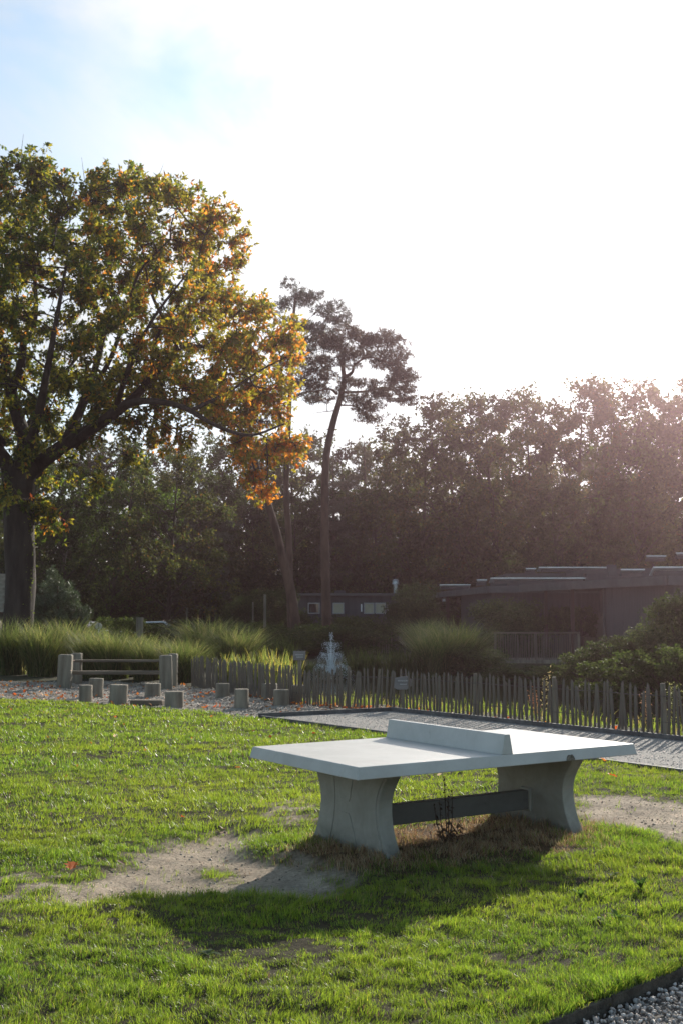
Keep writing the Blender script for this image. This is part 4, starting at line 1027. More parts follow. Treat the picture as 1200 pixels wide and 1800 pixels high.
# hedge before the far lodge
rng = np.random.default_rng(50)
hd = empty('clipped_hedge', (1.2, 70, 0), 0, 'long clipped dark hedge in front of the far lodge', 'hedge')
P_ = []
cen_ = [np.array([x, rng.uniform(-.3, .3), z]) for x in np.arange(-5.5, 5.6, .45) for z in np.arange(.2, 1.5, .42)]
mb = MB()
for p in cen_[::3]: mb.tube([(p[0], 0, -.1), tuple(p)], .02, 4)
mb.build('stems', M_twig, hd); leafobj('foliage', cen_, [.42] * len(cen_), 45, 4, .1, .06, palette([(.03, .05, .02), (.05, .07, .025)], (1, 1)), M_leaf, hd)

# young conifer near the oak
def pine_tufts(pads, dens, L, mat, parent, cols, name='foliage', nn=9):
    Ps = []
    for (c, rx, ry, rz) in pads:
        n = int(dens * rx * max(ry, .6) * (rz + .5)); d = norm(rng.normal(size=(n, 3))) * rng.uniform(.1, 1, (n, 1)) ** .45
        Ps.append(np.array(c) + d * np.array([rx, ry, rz]))
    P = np.concatenate(Ps); n = len(P); ax = norm(rng.normal(size=(n, 3)) * .6 + np.array([0, 0, .8]))
    PP = np.repeat(P, nn, 0); D = norm(np.repeat(ax, nn, 0) * .6 + rng.normal(size=(n * nn, 3)) * .75)
    col = np.array(cols)[rng.choice(len(cols), n * nn)] * rng.uniform(.7, 1.3, (n * nn, 1))
    V, F, c = rhombi(PP, D, rng.uniform(.7, 1.3, n * nn) * L, np.full(n * nn, L * .16), col)
    return mesh_np(name, V, F, mat, parent, col=c), P
yc = empty('young_conifer', tuple(at(100, 1105, 48)[:2]) + (0,), 0, 'young blue green conifer right of the oak trunk', 'tree')
ycx = at(100, 1105, 48)[0]
MB().tube([(0, 0, -.1), (.05, 0, 1.5), (0, 0, 3.2)], [.09, .06, .02], 7).build('trunk', M_pinebark, yc)
pads = []
for u, v, rx, rz in ((96, 1015, .3, .45), (85, 1035, .5, .35), (110, 1035, .5, .35), (125, 1050, .5, .3), (80, 1060, .7, .35), (105, 1060, .8, .4), (130, 1075, .7, .35), (90, 1085, .9, .35), (120, 1092, .9, .35), (72, 1078, .5, .3)):
    p = at(u, v, 48); pads.append(((p[0] - ycx, rng.uniform(-.5, .5), p[2]), rx, rx, rz))
pine_tufts(pads, 420, .16, M_needle, yc, [(.08, .11, .07), (.06, .09, .05), (.11, .14, .08)])
mb = MB()
for p in pads: mb.tube([(0, 0, p[0][2] - .3), p[0]], [.03, .01], 4)
mb.build('branches', M_twig, yc)['kind'] = 'stuff'

# --- open crowned pine and its neighbours
def pine(name, y0, trunk, tr, limbs, padpx, label, dens=150, L=.2, cols=((.07, .055, .04), (.1, .075, .05), (.12, .08, .055))):
    base = at(trunk[0][0], trunk[0][1], y0); t = empty(name, (base[0], y0, 0), 0, label, 'tree'); o_ = np.array([base[0], y0, 0.])
    mb = MB(); pts = [np.array([0, 0, -.2])] + [at(u, v, y0 + dy) - o_ for u, v, dy in trunk]
    q = catmull(pts, 4); mb.tube([tuple(p) for p in q], list(np.interp(np.linspace(0, 1, len(q)), [0, .06, 1], [tr * 1.35, tr, tr * .32])), 11, wob=.035); nd = list(q[len(q) // 2:])
    for lb in limbs:
        r0 = lb[0]; lq = limb(mb, [at(u, v, y0 + dy) - o_ for u, v, dy in lb[1:]], r0, r0 * .25, 6); nd += list(lq[1:])
    mb.build('trunk', M_pinebark, t, smooth=True)
    pads = []
    for u, v, rxp, rzp in padpx:
        s_ = y0 / 2050; n_sub = max(3, int(rxp * s_ / .18))
        for k in range(n_sub):
            f = (k + .5) / n_sub * 2 - 1; dy = rng.uniform(-1, 1) * rxp * s_ * .8 * math.sqrt(max(.1, 1 - f * f))
            p = at(u + f * rxp * .85 + rng.normal(0, 2), v + rng.normal(0, 8) + 4 * f * f, y0 + dy) - o_
            pads.append((p, rng.uniform(.3, .75), rng.uniform(.3, .8), max(.24, rzp * s_ * 1.0)))
    pine_tufts(pads, dens, L, M_needle, t, cols)
    b = MB(); connect(b, nd, [np.array(p[0]) for p in pads], .06, twigs=2, tr=.8); b.build('branches', M_twig, t)['kind'] = 'stuff'
    return t
pine('pine_tree', 57, [(575, 1112, 0), (572, 1000, 0), (571, 880, 0), (574, 800, 0), (585, 745, 0), (598, 700, .2), (604, 665, .2), (602, 640, .2), (606, 610, 0)], .25,
     [(.11, (602, 665, 0), (618, 655, 0), (624, 640, -.5), (650, 628, -1), (690, 640, -1)), (.09, (603, 690, 0), (640, 688, 1), (680, 682, 1.5), (705, 700, 1.5)), (.08, (592, 692, 0), (580, 684, -1), (555, 688, -1.5), (530, 690, -2)),
      (.07, (604, 640, 0), (600, 620, 1), (575, 600, 1.5), (560, 590, 1.5)), (.05, (598, 712, 0), (625, 715, .5), (645, 735, .5), (660, 752, .5)), (.03, (586, 722, 0), (560, 725, -.5), (545, 728, -1))],
     [(612, 590, 52, 13), (655, 592, 42, 14), (690, 612, 26, 13), (580, 600, 26, 16), (640, 622, 55, 10), (690, 640, 34, 12), (706, 655, 20, 10), (560, 655, 30, 13), (600, 630, 40, 9), (535, 672, 36, 12), (555, 640, 22, 8),
      (700, 690, 28, 9), (716, 700, 14, 10), (672, 692, 30, 6), (660, 675, 24, 4), (630, 700, 26, 7), (642, 718, 20, 5), (650, 738, 22, 3), (610, 672, 22, 4), (560, 700, 20, 3), (700, 668, 22, 6)],
     'open flat crowned pine standing free against the bright sky')
pine('pine_tree', 60, [(512, 1112, 0), (508, 950, 0), (503, 860, 0), (508, 740, 0), (512, 640, 0), (516, 560, 0), (520, 520, 0)], .2,
     [(.06, (512, 640, 0), (535, 600, 1), (560, 575, 1.5), (590, 545, 2)), (.05, (514, 600, 0), (490, 570, 0), (480, 545, 0)), (.05, (508, 700, 0), (540, 690, 1), (560, 680, 1))],
     [(525, 515, 24, 13), (500, 530, 20, 12), (548, 530, 16, 10), (590, 545, 24, 11), (575, 560, 24, 10), (555, 575, 26, 9), (540, 600, 22, 10), (600, 560, 16, 8), (520, 570, 30, 10), (570, 590, 18, 6), (545, 625, 24, 8), (505, 640, 26, 9), (545, 700, 22, 6)],
     'straight slim pine whose top rises behind the orange oak boughs', cols=((.055, .07, .06), (.075, .09, .07), (.1, .115, .08)))
pine('pine_tree', 55, [(521, 1108, 0), (511, 1040, 0), (497, 980, 0), (482, 920, 0), (466, 870, 0), (452, 820, 0), (440, 760, 0), (432, 700, 0)], .27, [(.08, (452, 820, 0), (430, 780, 1), (410, 750, 1))],
     [(430, 690, 40, 14), (400, 730, 34, 12), (455, 735, 30, 10)], 'leaning pine trunk slanting up into the oak boughs')
# brown grey conifer mass in the middle
def conifer(u, vtop, y, w, label, cols, seed):
    global rng
    rng = np.random.default_rng(seed); p = at(u, vtop, y); h = p[2]; t = empty('conifer_tree', (p[0], y, 0), 0, label, 'tree')
    MB().tube([(0, 0, -.2), (.1, 0, h * .5), (0, 0, h * .97)], [.25, .16, .04], 8).build('trunk', M_pinebark, t, smooth=True)
    pads = []; mb = MB(); n = 34
    for i in range(n):
        z = h * (.12 + .85 * i / n); r = w / 2 * (1 - (i / n) ** 2.2) * rng.uniform(.55, 1); an = i * 2.4; c = (math.cos(an) * r * .7, math.sin(an) * r * .7, z); pads.append((c, max(.5, r * .6), max(.5, r * .6), .32)); mb.tube([(0, 0, z - .3), c], [.05, .015], 4)
    mb.build('branches', M_twig, t)['kind'] = 'stuff'; pine_tufts(pads, 130, .24, M_needle, t, cols, nn=8); return t
BRN = [(.09, .085, .05), (.12, .1, .06), (.07, .075, .05)]
conifer(640, 765, 90, 9.5, 'wide brownish conifer right behind the open pine', BRN, 61)
conifer(585, 800, 92, 8, 'darker conifer left of the open pine trunk', DG, 62)
conifer(700, 800, 88, 7.5, 'brownish conifer at the foot of the tall wood', BRN, 63)
conifer(350, 815, 82, 8, 'pale green conifer seen under the oak boughs', [(.07, .08, .05), (.09, .1, .06)], 64)
rng = np.random.default_rng(99); random.seed(99)

# ------------------------------------------------------------------ grasses, reeds and bank plants
def ribbon_plant(name, n, Lm, spread, droop, w, cols, label, base_r, mat=M_tuss, cat='ornamental grass', seg=5):
    t = empty(name, (0, 0, 0), 0, label, cat); V = []; Fl = []; Cc = []
    an = rng.uniform(0, 6.283, n); L_ = Lm * rng.uniform(.55, 1.1, n); tilt = rng.uniform(0, 1, n) ** .7 * spread; br = base_r * np.sqrt(rng.uniform(0, 1, n)); ba = rng.uniform(0, 6.283, n)
    P = np.stack([br * np.cos(ba), br * np.sin(ba), np.zeros(n)], 1); h = np.stack([np.cos(an), np.sin(an)], 1); side = np.stack([-np.sin(an), np.cos(an), np.zeros(n)], 1)
    pts = []; th = tilt.copy(); cur = P.copy()
    for k in range(seg + 1):
        ww = w * (1 - k / seg) ** .6 if k < seg else 0
        pts.append((cur - side * ww / 2, cur + side * ww / 2)); step = L_ / seg
        cur = cur + np.stack([h[:, 0] * np.sin(th) * step, h[:, 1] * np.sin(th) * step, np.cos(th) * step], 1); th = th + droop * rng.uniform(.5, 1.4, n) * (k + 1) / seg
    V = np.stack([q for pr in pts for q in pr], 1); m = 2 * (seg + 1)
    F = np.concatenate([(np.arange(n) * m)[:, None] + np.array([2 * k, 2 * k + 1, 2 * k + 3, 2 * k + 2]) for k in range(seg)])
    col = np.array(cols)[rng.choice(len(cols), n)] * rng.uniform(.75, 1.25, (n, 1))
    mesh_np('blades', V.reshape(-1, 3), F, mat, t, col=np.repeat(col, m, 0)); return t
GC = [(.09, .12, .05), (.12, .145, .065), (.07, .095, .04), (.19, .18, .11)]
tus = ribbon_plant('grass_tussock', 1500, 1.75, .52, .42, .02, GC, 'tussock', .38)
TUS = [(20, 1102, 36, 2.4, 'tall grass tussock at the left edge before the oak trunk'), (75, 1108, 35, 2.0, 'grass tussock just right of the one at the left edge'), (128, 1104, 36.5, 2.4, 'tall grass tussock behind the left bench posts'),
       (165, 1120, 34, 1.8, 'dim grass tussock behind the left end of the bench'), (200, 1118, 33.6, 2.2, 'bright grass tussock behind the middle of the bench'), (262, 1128, 33, 2.0, 'bright grass tussock behind the right half of the bench'),
       (322, 1132, 32, 2.0, 'bright grass tussock right of the bench posts'), (230, 1128, 35, 2.0, 'grass tussock set back between the two bright ones'),
       (365, 1100, 42, 3.2, 'broad dim grass mound beyond the bright tussocks'), (415, 1112, 40, 2.6, 'dim grass mound right of the broad one'),
       (800, 1105, 41, 3.0, 'large dark grass mound on the bank left of the deck'), (765, 1120, 40, 2.4, 'dark grass mound just left of the largest one by the deck'), (745, 1098, 50, 2.6, 'dim grass mound in front of the grey garden fence')]
for i, (u, vt, y, w, lab) in enumerate(TUS):
    o = tus if i == 0 else copy_tree(tus); p = at(u, vt, y); z0 = -.3 if u > 740 and y < 45 else -.03; o.location = (p[0], y, z0); o.scale = (w / 1.9, w / 1.9, (p[2] - z0) / 1.28); o.rotation_euler.z = random.uniform(0, 6)
    tag(o, lab, 'ornamental grass', 'ornamental grass tussocks')
reed = ribbon_plant('reed_clump', 170, 1.45, .2, .14, .03, [(.12, .15, .05), (.17, .18, .06), (.08, .11, .04), (.26, .22, .08)], 'reeds', .35, cat='reeds')
RD = [(440, 1150, 28.5, 1, 'yellow green reeds behind the dense part of the fence'), (470, 1140, 29, 1, 'reeds left of the small board'), (500, 1150, 27.5, 1, 'bright reeds beside the small board'), (405, 1148, 30.5, 1, 'reeds near the end of the fence'),
      (540, 1160, 40, 1.2, 'shade coloured reeds left of the fountain'), (625, 1135, 41, 1.3, 'shade coloured reeds right of the fountain'), (660, 1140, 41.5, 1.3, 'shade coloured reeds in the middle of the far bank'), (700, 1135, 40.5, 1.3, 'shade coloured reeds below the grey garden fence'), (735, 1145, 40, 1.3, 'shade coloured reeds before the large grass mound'), (455, 1110, 44, 1.4, 'tall shade coloured reeds behind the yellow green ones'), (500, 1115, 43, 1.4, 'tall shade coloured reeds behind the small board')]
reed_shade = ribbon_plant('reed_clump', 170, 1.45, .2, .14, .03, [(.045, .065, .025), (.06, .08, .03), (.035, .05, .02)], 'shade coloured reeds', .35, cat='reeds')  # darker copy of the reeds, with the bank's shade put into the blade colours
for i, (u, vt, y, w, lab) in enumerate(RD):
    o = reed if i == 0 else (reed_shade if i == 4 else copy_tree(reed if i < 4 else reed_shade)); p = at(u, vt, y); z0 = -.35 if y < 42 and u > 480 else -.05; o.location = (p[0], y, z0); o.scale = (w, w, (p[2] - z0) / 1.38); o.rotation_euler.z = random.uniform(0, 6); tag(o, lab, 'reeds', 'reed clumps round the pond')
# rough plants on the bank behind the fence
x = []; 
n = 3600; t = rng.uniform(0, 1, n); i = rng.choice([0, 1, 1, 1, 2, 3], n); F0 = np.array(FENCE)
p = F0[i] * (1 - t[:, None]) + F0[i + 1] * t[:, None]; nrm = np.array([.79, .61]); off = rng.uniform(.12, 1.5, n) ** 1.1
p = p + nrm * off[:, None]; dn = np.clip(.5 + .8 * smoothnoise(p[:, 0], p[:, 1], 2.5, 66), .05, 1); k = rng.uniform(size=n) < dn; p = p[k]; n = len(p)
zz = gz(p[:, 0], p[:, 1]); col = np.array([[.1, .14, .03], [.14, .18, .045], [.16, .15, .08], [.2, .15, .09]])[rng.choice(4, n, p=[.45, .3, .15, .1])] * rng.uniform(.7, 1.3, (n, 1))
V, F, c = blades(np.stack([p[:, 0], p[:, 1], zz], 1), rng.uniform(.08, .32, n), rng.uniform(.01, .02, n), rng.uniform(.1, .8, n), col, 2)
o = mesh_np('bank_grass', V, F, M_tuss, col=c); tag(o, 'rough lit grass on the bank between fence and pond', 'grass', kind='stuff')
def seedplant(u, v, h, label, col, n=160):
    q = on_fence(u); b = (q[0] + .35, q[1] + .35, -.05); t = empty('bank_weed', b, 0, label, 'plant'); mb = MB(); P = []
    for k in range(4):
        dx, dy = random.gauss(0, .06), random.gauss(0, .06); hh = h * random.uniform(.75, 1); mb.tube([(0, 0, 0), (dx * .4, dy * .4, hh * .5), (dx, dy, hh)], [.007, .005, .003], 4); P += [(dx * s_, dy * s_, hh * s_) for s_ in np.random.default_rng(k).uniform(.3, 1, n // 4)]
    mb.build('stem', M_twig, t); P = np.array(P) + rng.normal(0, .035, (len(P), 3)); V, F, c = rhombi(P, rng.normal(size=(len(P), 3)) + np.array([0, 0, .5]), rng.uniform(.02, .06, len(P)), rng.uniform(.01, .02, len(P)), np.array(col)[rng.choice(len(col), len(P))])
    mesh_np('seed_head', V, F, M_deadleaf, t, col=c)['kind'] = 'stuff'
seedplant(923, 1200, .95, 'tall pale seed plume behind the fence', [(.45, .42, .25), (.35, .36, .18)])
seedplant(1145, 1210, .85, 'pale green feathery weed behind the fence near the right edge', [(.3, .36, .16), (.22, .3, .12)], 240)
seedplant(1100, 1230, .8, 'brownish dry weed behind the fence', [(.42, .3, .2), (.3, .2, .12)], 200)
seedplant(1190, 1230, .8, 'brown dry weed at the right edge behind the fence', [(.42, .28, .18), (.3, .18, .1)], 200)
seedplant(905, 1240, .6, 'reddish dry weed behind the fence post', [(.4, .2, .12), (.3, .2, .12)], 160)

# ------------------------------------------------------------------ fountain
fp = at(582, 1190, 39.5); FN = empty('fountain', (fp[0], fp[1], WATER_Z), 0, 'small three tiered water fountain spraying in the pond', 'fountain')
MB().tube([(0, 0, -.1), (0, 0, .06)], .08, 12).build('nozzle', M_rubber, FN)
def arc(h, r, n): # points of parabolic jet landing at radius r
    out_ = []
    for t in np.linspace(0, 1, n): out_.append((r * t, 4 * h * t * (1 - t)))
    return out_
dP = []; dS = []; jet = MB()
jet.tube([(0, 0, 0), (0, 0, .8), (0, 0, 1.55)], [.018, .012, .005], 6)
n = 260; z = rng.uniform(.2, 1.62, n); dP.append(np.stack([rng.normal(0, .012 + .02 * z), rng.normal(0, .012 + .02 * z), z], 1)); dS.append(rng.uniform(.006, .014, n))
for (h, r, na, nd_) in ((1.25, .42, 12, 90), (.9, .6, 16, 110), (.5, .75, 18, 120)):
    for a_ in range(na):
        an = 2 * math.pi * a_ / na + h; t = rng.uniform(.05, 1, nd_); rr_ = r * t; zz = 4 * h * t * (1 - t); jit = .012 + .05 * t
        dP.append(np.stack([np.cos(an) * rr_ + rng.normal(0, 1, nd_) * jit, np.sin(an) * rr_ + rng.normal(0, 1, nd_) * jit, zz + rng.normal(0, 1, nd_) * jit], 1)); dS.append(rng.uniform(.003, .009, nd_))
        pts = [(math.cos(an) * x_, math.sin(an) * x_, z_) for x_, z_ in arc(h, r, 24)[:9]]; jet.tube(pts, list(np.linspace(.006, .002, 9)), 4)
dP = np.concatenate(dP); dS = np.concatenate(dS); V, F, c = stones(dP, dS, np.ones((len(dP), 3)), .9)
jet.build('jets', M_spray, FN); o = mesh_np('droplets', V, F, M_spray, FN); o['kind'] = 'stuff'

# ------------------------------------------------------------------ buildings
def wallbox(mb, p0, p1, z0, z1, th=.15):
    a = Vector((*p0, 0)); b = Vector((*p1, 0)); d = b - a; mb.box(((a.x + b.x) / 2, (a.y + b.y) / 2, (z0 + z1) / 2), (d.length, th, z1 - z0), math.atan2(d.y, d.x)); return mb
def cladding(p0, p1, z0, z1, parent, side=-1, w=.2):
    """vertical cladding boards on the given side of a wall, each proud by its own amount"""
    a = Vector((*p0, 0)); b = Vector((*p1, 0)); d = b - a; n = int(d.length / w); u_ = d.normalized(); nn = Vector((u_.y, -u_.x, 0)) * side
    me = MB().box((0, 0, (z0 + z1) / 2), (w - .012, .03, z1 - z0)).build('board', M_darkclad, parent)
    for k in range(n):
        o = me if k == 0 else me.copy()
        if k: C.objects.link(o); o.parent = parent
        q = a + u_ * (w * (k + .5)) + nn * (.09 + random.uniform(0, .008)); o.location = q; o.rotation_euler.z = math.atan2(d.y, d.x)
def roof_panel(parent, u0, u1, v0, v1, y, tri=False):
    a = at(u0, v0, y); b = at(u1, v0, y); c_ = at(u1, v1, y)
    h = a[2] - c_[2]; L_ = b[0] - a[0]
    f = MB().add([(0, 0, h), (L_, 0, h), (L_ * (1 if not tri else .8), -.0 + .55, 0), (L_ * .0 if not tri else L_ * .2, .55, 0), (0, .03, h + .03), (L_, .03, h + .03), (L_ * (1 if not tri else .8), .6, .02), (L_ * .0 if not tri else L_ * .2, .6, .02)],
                 [(0, 1, 2, 3), (7, 6, 5, 4), (4, 5, 1, 0), (5, 6, 2, 1), (6, 7, 3, 2), (7, 4, 0, 3)])
    o = f.build('roof_light', M_panel, parent); o.location = (a[0], y, a[2] - h)
    MB().box((L_ / 2, .25, h / 2 - .06), (L_ * .9, .4, h * .7)).build('curb', M_roof, o)
    MB().box((L_ / 2, -.02, h + .02), (L_, .05, .05)).build('edge_trim', M_galv, o)
# right lodge
LR = empty('lodge', (0, 0, 0), 0, 'dark timber lodge at the right with terrace and pale roof lights', 'building')
A, Bc = (8.0, 52.0), (11.1, 40.0)
def AB(t, off=0): # off: to the +x side
    return (A[0] + (Bc[0] - A[0]) * t + off * .968, A[1] + (Bc[1] - A[1]) * t + off * .25)
def slab(parent, name, pts, z0, z1, mat): return MB().prism(pts, z0, z1, 'z').build(name, mat, parent)
slab(LR, 'roof', [AB(-.02, .03), AB(1.0, .03), AB(1.0, 14), AB(-.02, 14)][::-1][::-1], 2.86, 3.06, M_roof)
m_ = MB(); wallbox(m_, AB(-.02), AB(1.0), 2.8, 3.12, .08); wallbox(m_, AB(1.004, .04), AB(1.004, 14), 2.8, 3.12, .08); wallbox(m_, AB(-.024, .04), AB(-.024, 14), 2.8, 3.12, .08); m_.build('fascia', M_fascia, LR)
m_ = MB(); wallbox(m_, AB(.57, .45), AB(.99, .45), 0, 2.86); wallbox(m_, AB(.99, .53), AB(.99, 13), 0, 2.86); wallbox(m_, AB(.04, 3.6), AB(.565, 3.6), 0, 2.86); wallbox(m_, AB(.57, .53), AB(.57, 3.5), 0, 2.86); wallbox(m_, AB(.03, 3.7), AB(.03, 13), 0, 2.86); m_.build('wall', M_darkclad, LR)
cladding(AB(.57, .45), AB(.99, .45), .02, 2.84, LR, 1)
cladding(AB(.99, .53), AB(.99, 8), .02, 2.84, LR, 1)
for t_ in (.15, .36): o = MB().box((0, 0, 1.4), (.14, .14, 2.85)).build('post', M_steelpost, LR); o.location = (*AB(t_, .3), 0)
o = MB().box((0, 0, 0), (.12, .1, .16)).build('wall_lamp', M_white, LR); pl_ = at(1006, 1055, 50.3); o.location = (AB(.33, 3.45)[0], AB(.33, 3.45)[1], 2.25)
for args in ((1090, 1132, 1002, 1011, 46, True), (1147, 1230, 998, 1011, 43, False), (1240, 1290, 998, 1010, 44, True)): roof_panel(LR, *args)
MB().box((0, 0, 0), (.35, .35, .5)).build('chimney', M_roof, LR).location = at(1074, 1003, 50)
UP = empty('lodge_upper_roof', (0, 0, 0), 0, 'higher flat roofed lodge block rising behind the right lodge', 'building')
slab(UP, 'roof', [(11.6, 56), (24, 50), (24, 62), (11.6, 64)], 3.75, 3.95, M_roof); m_ = MB(); wallbox(m_, (11.7, 55.9), (24, 49.95), 0, 3.74, .1); wallbox(m_, (11.65, 56.1), (11.65, 63.9), 0, 3.74, .1); m_.build('wall', M_darkclad, UP)
for args in ((1135, 1170, 978, 985, 57, True), (1187, 1240, 973, 981, 55, True)): roof_panel(UP, *args)
for k_ in range(3):
    p0_, p1_ = AB(.08 + .14 * k_, 3.48), AB(.19 + .14 * k_, 3.48); ww_ = math.hypot(p1_[0] - p0_[0], p1_[1] - p0_[1]); az_ = math.atan2(p1_[1] - p0_[1], p1_[0] - p0_[0])
    m_ = MB(); [m_.box((sx_ * ww_ / 2, 0, 1.1), (.07, .07, 2.1)) for sx_ in (-1, 1)]; m_.box((0, 0, .08), (ww_ - .08, .06, .07)); m_.box((0, 0, 2.12), (ww_ - .08, .06, .07))
    f_ = m_.build('sliding_door', M_frame, LR); f_.location = ((p0_[0] + p1_[0]) / 2, (p0_[1] + p1_[1]) / 2, 0); f_.rotation_euler.z = az_; MB().box((0, 0, 1.1), (ww_ - .08, .02, 1.96)).build('pane', M_glass, f_)
dq_ = AB(.585, .28); MB().tube([(dq_[0], dq_[1], 0), (dq_[0], dq_[1], 2.8)], .045, 8).build('downpipe', M_roof, LR)
# middle lodge
LM = empty('lodge', (0, 0, 0), 0, 'middle dark lodge behind the terrace shrubs with long pale roof lights', 'building')
A2, B2 = (5.5, 72.0), (6.75, 54.0)
def CD(t, off=0): return (A2[0] + (B2[0] - A2[0]) * t + off * .9975, A2[1] + (B2[1] - A2[1]) * t + off * .07)
slab(LM, 'roof', [CD(0, .03), CD(1, .03), CD(1, 9), CD(0, 9)], 2.86, 3.04, M_roof)
m_ = MB(); wallbox(m_, CD(0), CD(1), 2.78, 3.1, .08); wallbox(m_, CD(1.003, .04), CD(1.003, 9), 2.78, 3.1, .08); m_.build('fascia', M_fascia, LM)
m_ = MB(); wallbox(m_, CD(.5, .4), CD(.97, .4), 0, 2.86); wallbox(m_, CD(.97, .5), CD(.97, 8), 0, 2.86); wallbox(m_, CD(.03, 2.6), CD(.495, 2.6), 0, 2.86); wallbox(m_, CD(.5, .5), CD(.5, 2.5), 0, 2.86); m_.build('wall', M_darkclad, LM)
cladding(CD(.5, .4), CD(.97, .4), .02, 2.84, LM, 1); cladding(CD(.97, .5), CD(.97, 8), .02, 2.84, LM, 1)
o = MB().box((0, 0, 1.4), (.16, .16, 2.85)).build('post', M_steelpost, LM); o.location = (*CD(.28, .2), 0)
MB().box((0, 0, 0), (.16, .12, .14)).build('lamp', M_white, LM).location = (*CD(.26, .05), 2.6)
for args in ((772, 826, 1028.5, 1035, 66, False), (837, 855, 1020, 1028, 60, True), (861, 1040, 1017, 1024, 56, False)): roof_panel(LM, *args)
UM = empty('lodge_upper_roof', (0, 0, 0), 0, 'raised roof block with pale roof lights above the middle lodge', 'building')
slab(UM, 'roof', [(8.6, 61), (14.2, 60), (14.4, 68), (8.8, 69)], 3.75, 3.92, M_roof); m_ = MB(); wallbox(m_, (8.7, 60.95), (14.2, 59.95), 0, 3.74, .1); wallbox(m_, (8.65, 61.1), (8.8, 68.9), 0, 3.74, .1); m_.build('wall', M_darkclad, UM)
for args in ((946, 1067, 998, 1004, 61, False), (923, 941, 1000, 1006, 62, True)): roof_panel(UM, *args)
# far lodge
LF = empty('lodge', (0, 76, 0), 0, 'long low far lodge with small windows behind the pines', 'building')
m_ = MB(); m_.box((1.2, 3, 1.5), (8.2, 6, 2.98)); m_.build('wall', M_darkclad, LF)
MB().box((1.2, 2.95, 3.07), (8.7, 6.6, .16)).build('roof', M_fascia, LF)
def far_window(x0, x1, z0, z1, blind):
    f = MB(); w = .06
    f.box(((x0 + x1) / 2, -.04, z1), (x1 - x0 + 2 * w, .08, w)); f.box(((x0 + x1) / 2, -.04, z0), (x1 - x0 + 2 * w, .08, w)); f.box((x0 - w / 2, -.04, (z0 + z1) / 2), (w, .08, z1 - z0 - w)); f.box((x1 + w / 2, -.04, (z0 + z1) / 2), (w, .08, z1 - z0 - w))
    o = f.build('window', M_frame, LF); MB().box(((x0 + x1) / 2, -.02, (z0 + z1) / 2), (x1 - x0, .02, z1 - z0 - w)).build('pane', M_blind if blind else M_glass, o)
far_window(-2.1, -1.45, 1.85, 2.5, False); far_window(-.5, .1, 1.85, 2.5, True); far_window(1.5, 2.05, 1.85, 2.5, True); far_window(2.22, 2.8, 1.85, 2.5, True)
for x_ in (1.28, 3.0): MB().box((x_, -.08, 2.2), (.09, .12, .5)).build('wall_lamp', M_white, LF)
MB().tube([(3.55, 1, 3.1), (3.55, 1, 3.75), (3.55, 1, 3.76), (3.55, 1, 3.95), (3.55, 1, 4.02), (3.55, 1, 4.1)], [.14, .14, .24, .2, .22, .08], 14).build('flue', M_galv, LF)
MB().box((-.1, 1, 3.25), (.7, .5, .2)).build('roof_vent', M_roof, LF)
# deck with pole railing
DK = empty('deck', (0, 0, 0), 0, 'wooden deck over the pond edge with thin pole railing', 'deck')
dx0, dx1, dyy = 5.7, 8.8, 43.5
bd = None
for k in range(16):
    o = MB().box((0, 0, 0), (dx1 - dx0, .135, .04)).build('plank', M_woodrail, DK) if bd is None else bd.copy()
    if bd is None: bd = o
    else: C.objects.link(o); o.parent = DK
    o.location = ((dx0 + dx1) / 2, dyy + .07 + k * .142, .10)
MB().box(((dx0 + dx1) / 2, dyy - .02, .04), (dx1 - dx0, .05, .16)).build('edge_beam', M_wood, DK)
for x_ in (5.8, 7.2, 8.6): MB().tube([(x_, dyy + .3, -1), (x_, dyy + .3, .06)], .08, 8).build('pile', M_wood, DK)
RL = MB().box(((dx0 + dx1) / 2, dyy + .05, 1.12), (dx1 - dx0, .07, .06)).build('handrail', M_woodrail, DK)
pb = None; xx = dx0 + .03
while xx < dx1:
    o = MB().tube([(0, 0, 0), (.01, 0, .5), (0, 0, .98)], [.02, .017, .014], 6).build('pole', M_paling, DK) if pb is None else pb.copy()
    if pb is None: pb = o
    else: C.objects.link(o); o.parent = DK
    o.location = (xx, dyy + .05, .12); o.rotation_euler = (0, random.gauss(0, .03), random.uniform(0, 6)); o.scale = (random.uniform(.7, 1.5),) * 2 + (random.uniform(.9, 1.03),); xx += random.uniform(.05, .1)
for x_ in (dx0, 7.2, dx1): MB().box((x_, dyy + .12, .62), (.09, .08, 1.05)).build('post', M_wood, DK)
# paling screen on the terrace
SC_ = empty('paling_screen', (*AB(.25, 1.6), 0), 0, 'grey paling screen standing on the lodge terrace', 'fence')
pb = None
for k in range(26):
    o = paling_mesh(1.0, .08, .03, .006).build('paling', M_paling, SC_) if pb is None else pb.copy()
    if pb is None: pb = o
    else: C.objects.link(o); o.parent = SC_
    q = AB(.22 + .013 * k, 1.6); o.location = (q[0] - SC_.location[0], q[1] - SC_.location[1], .85); o.rotation_euler = (0, random.gauss(0, .02), -.3); o.scale.z = random.uniform(.9, 1.08)
m_ = MB(); a_ = AB(.22, 1.66); b__ = AB(.55, 1.66); wallbox(m_, (a_[0] - SC_.location[0], a_[1] - SC_.location[1]), (b__[0] - SC_.location[0], b__[1] - SC_.location[1]), .0, .95, .05); m_.build('back_board', M_wood, SC_)
put_shrub(2, 985, 1068, 50.5, 1.8, 'small hedge plant above the paling screen', z0=1.0); put_shrub(2, 1020, 1068, 48.5, 1.6, 'small hedge plant near the blank wall above the screen', z0=1.0)
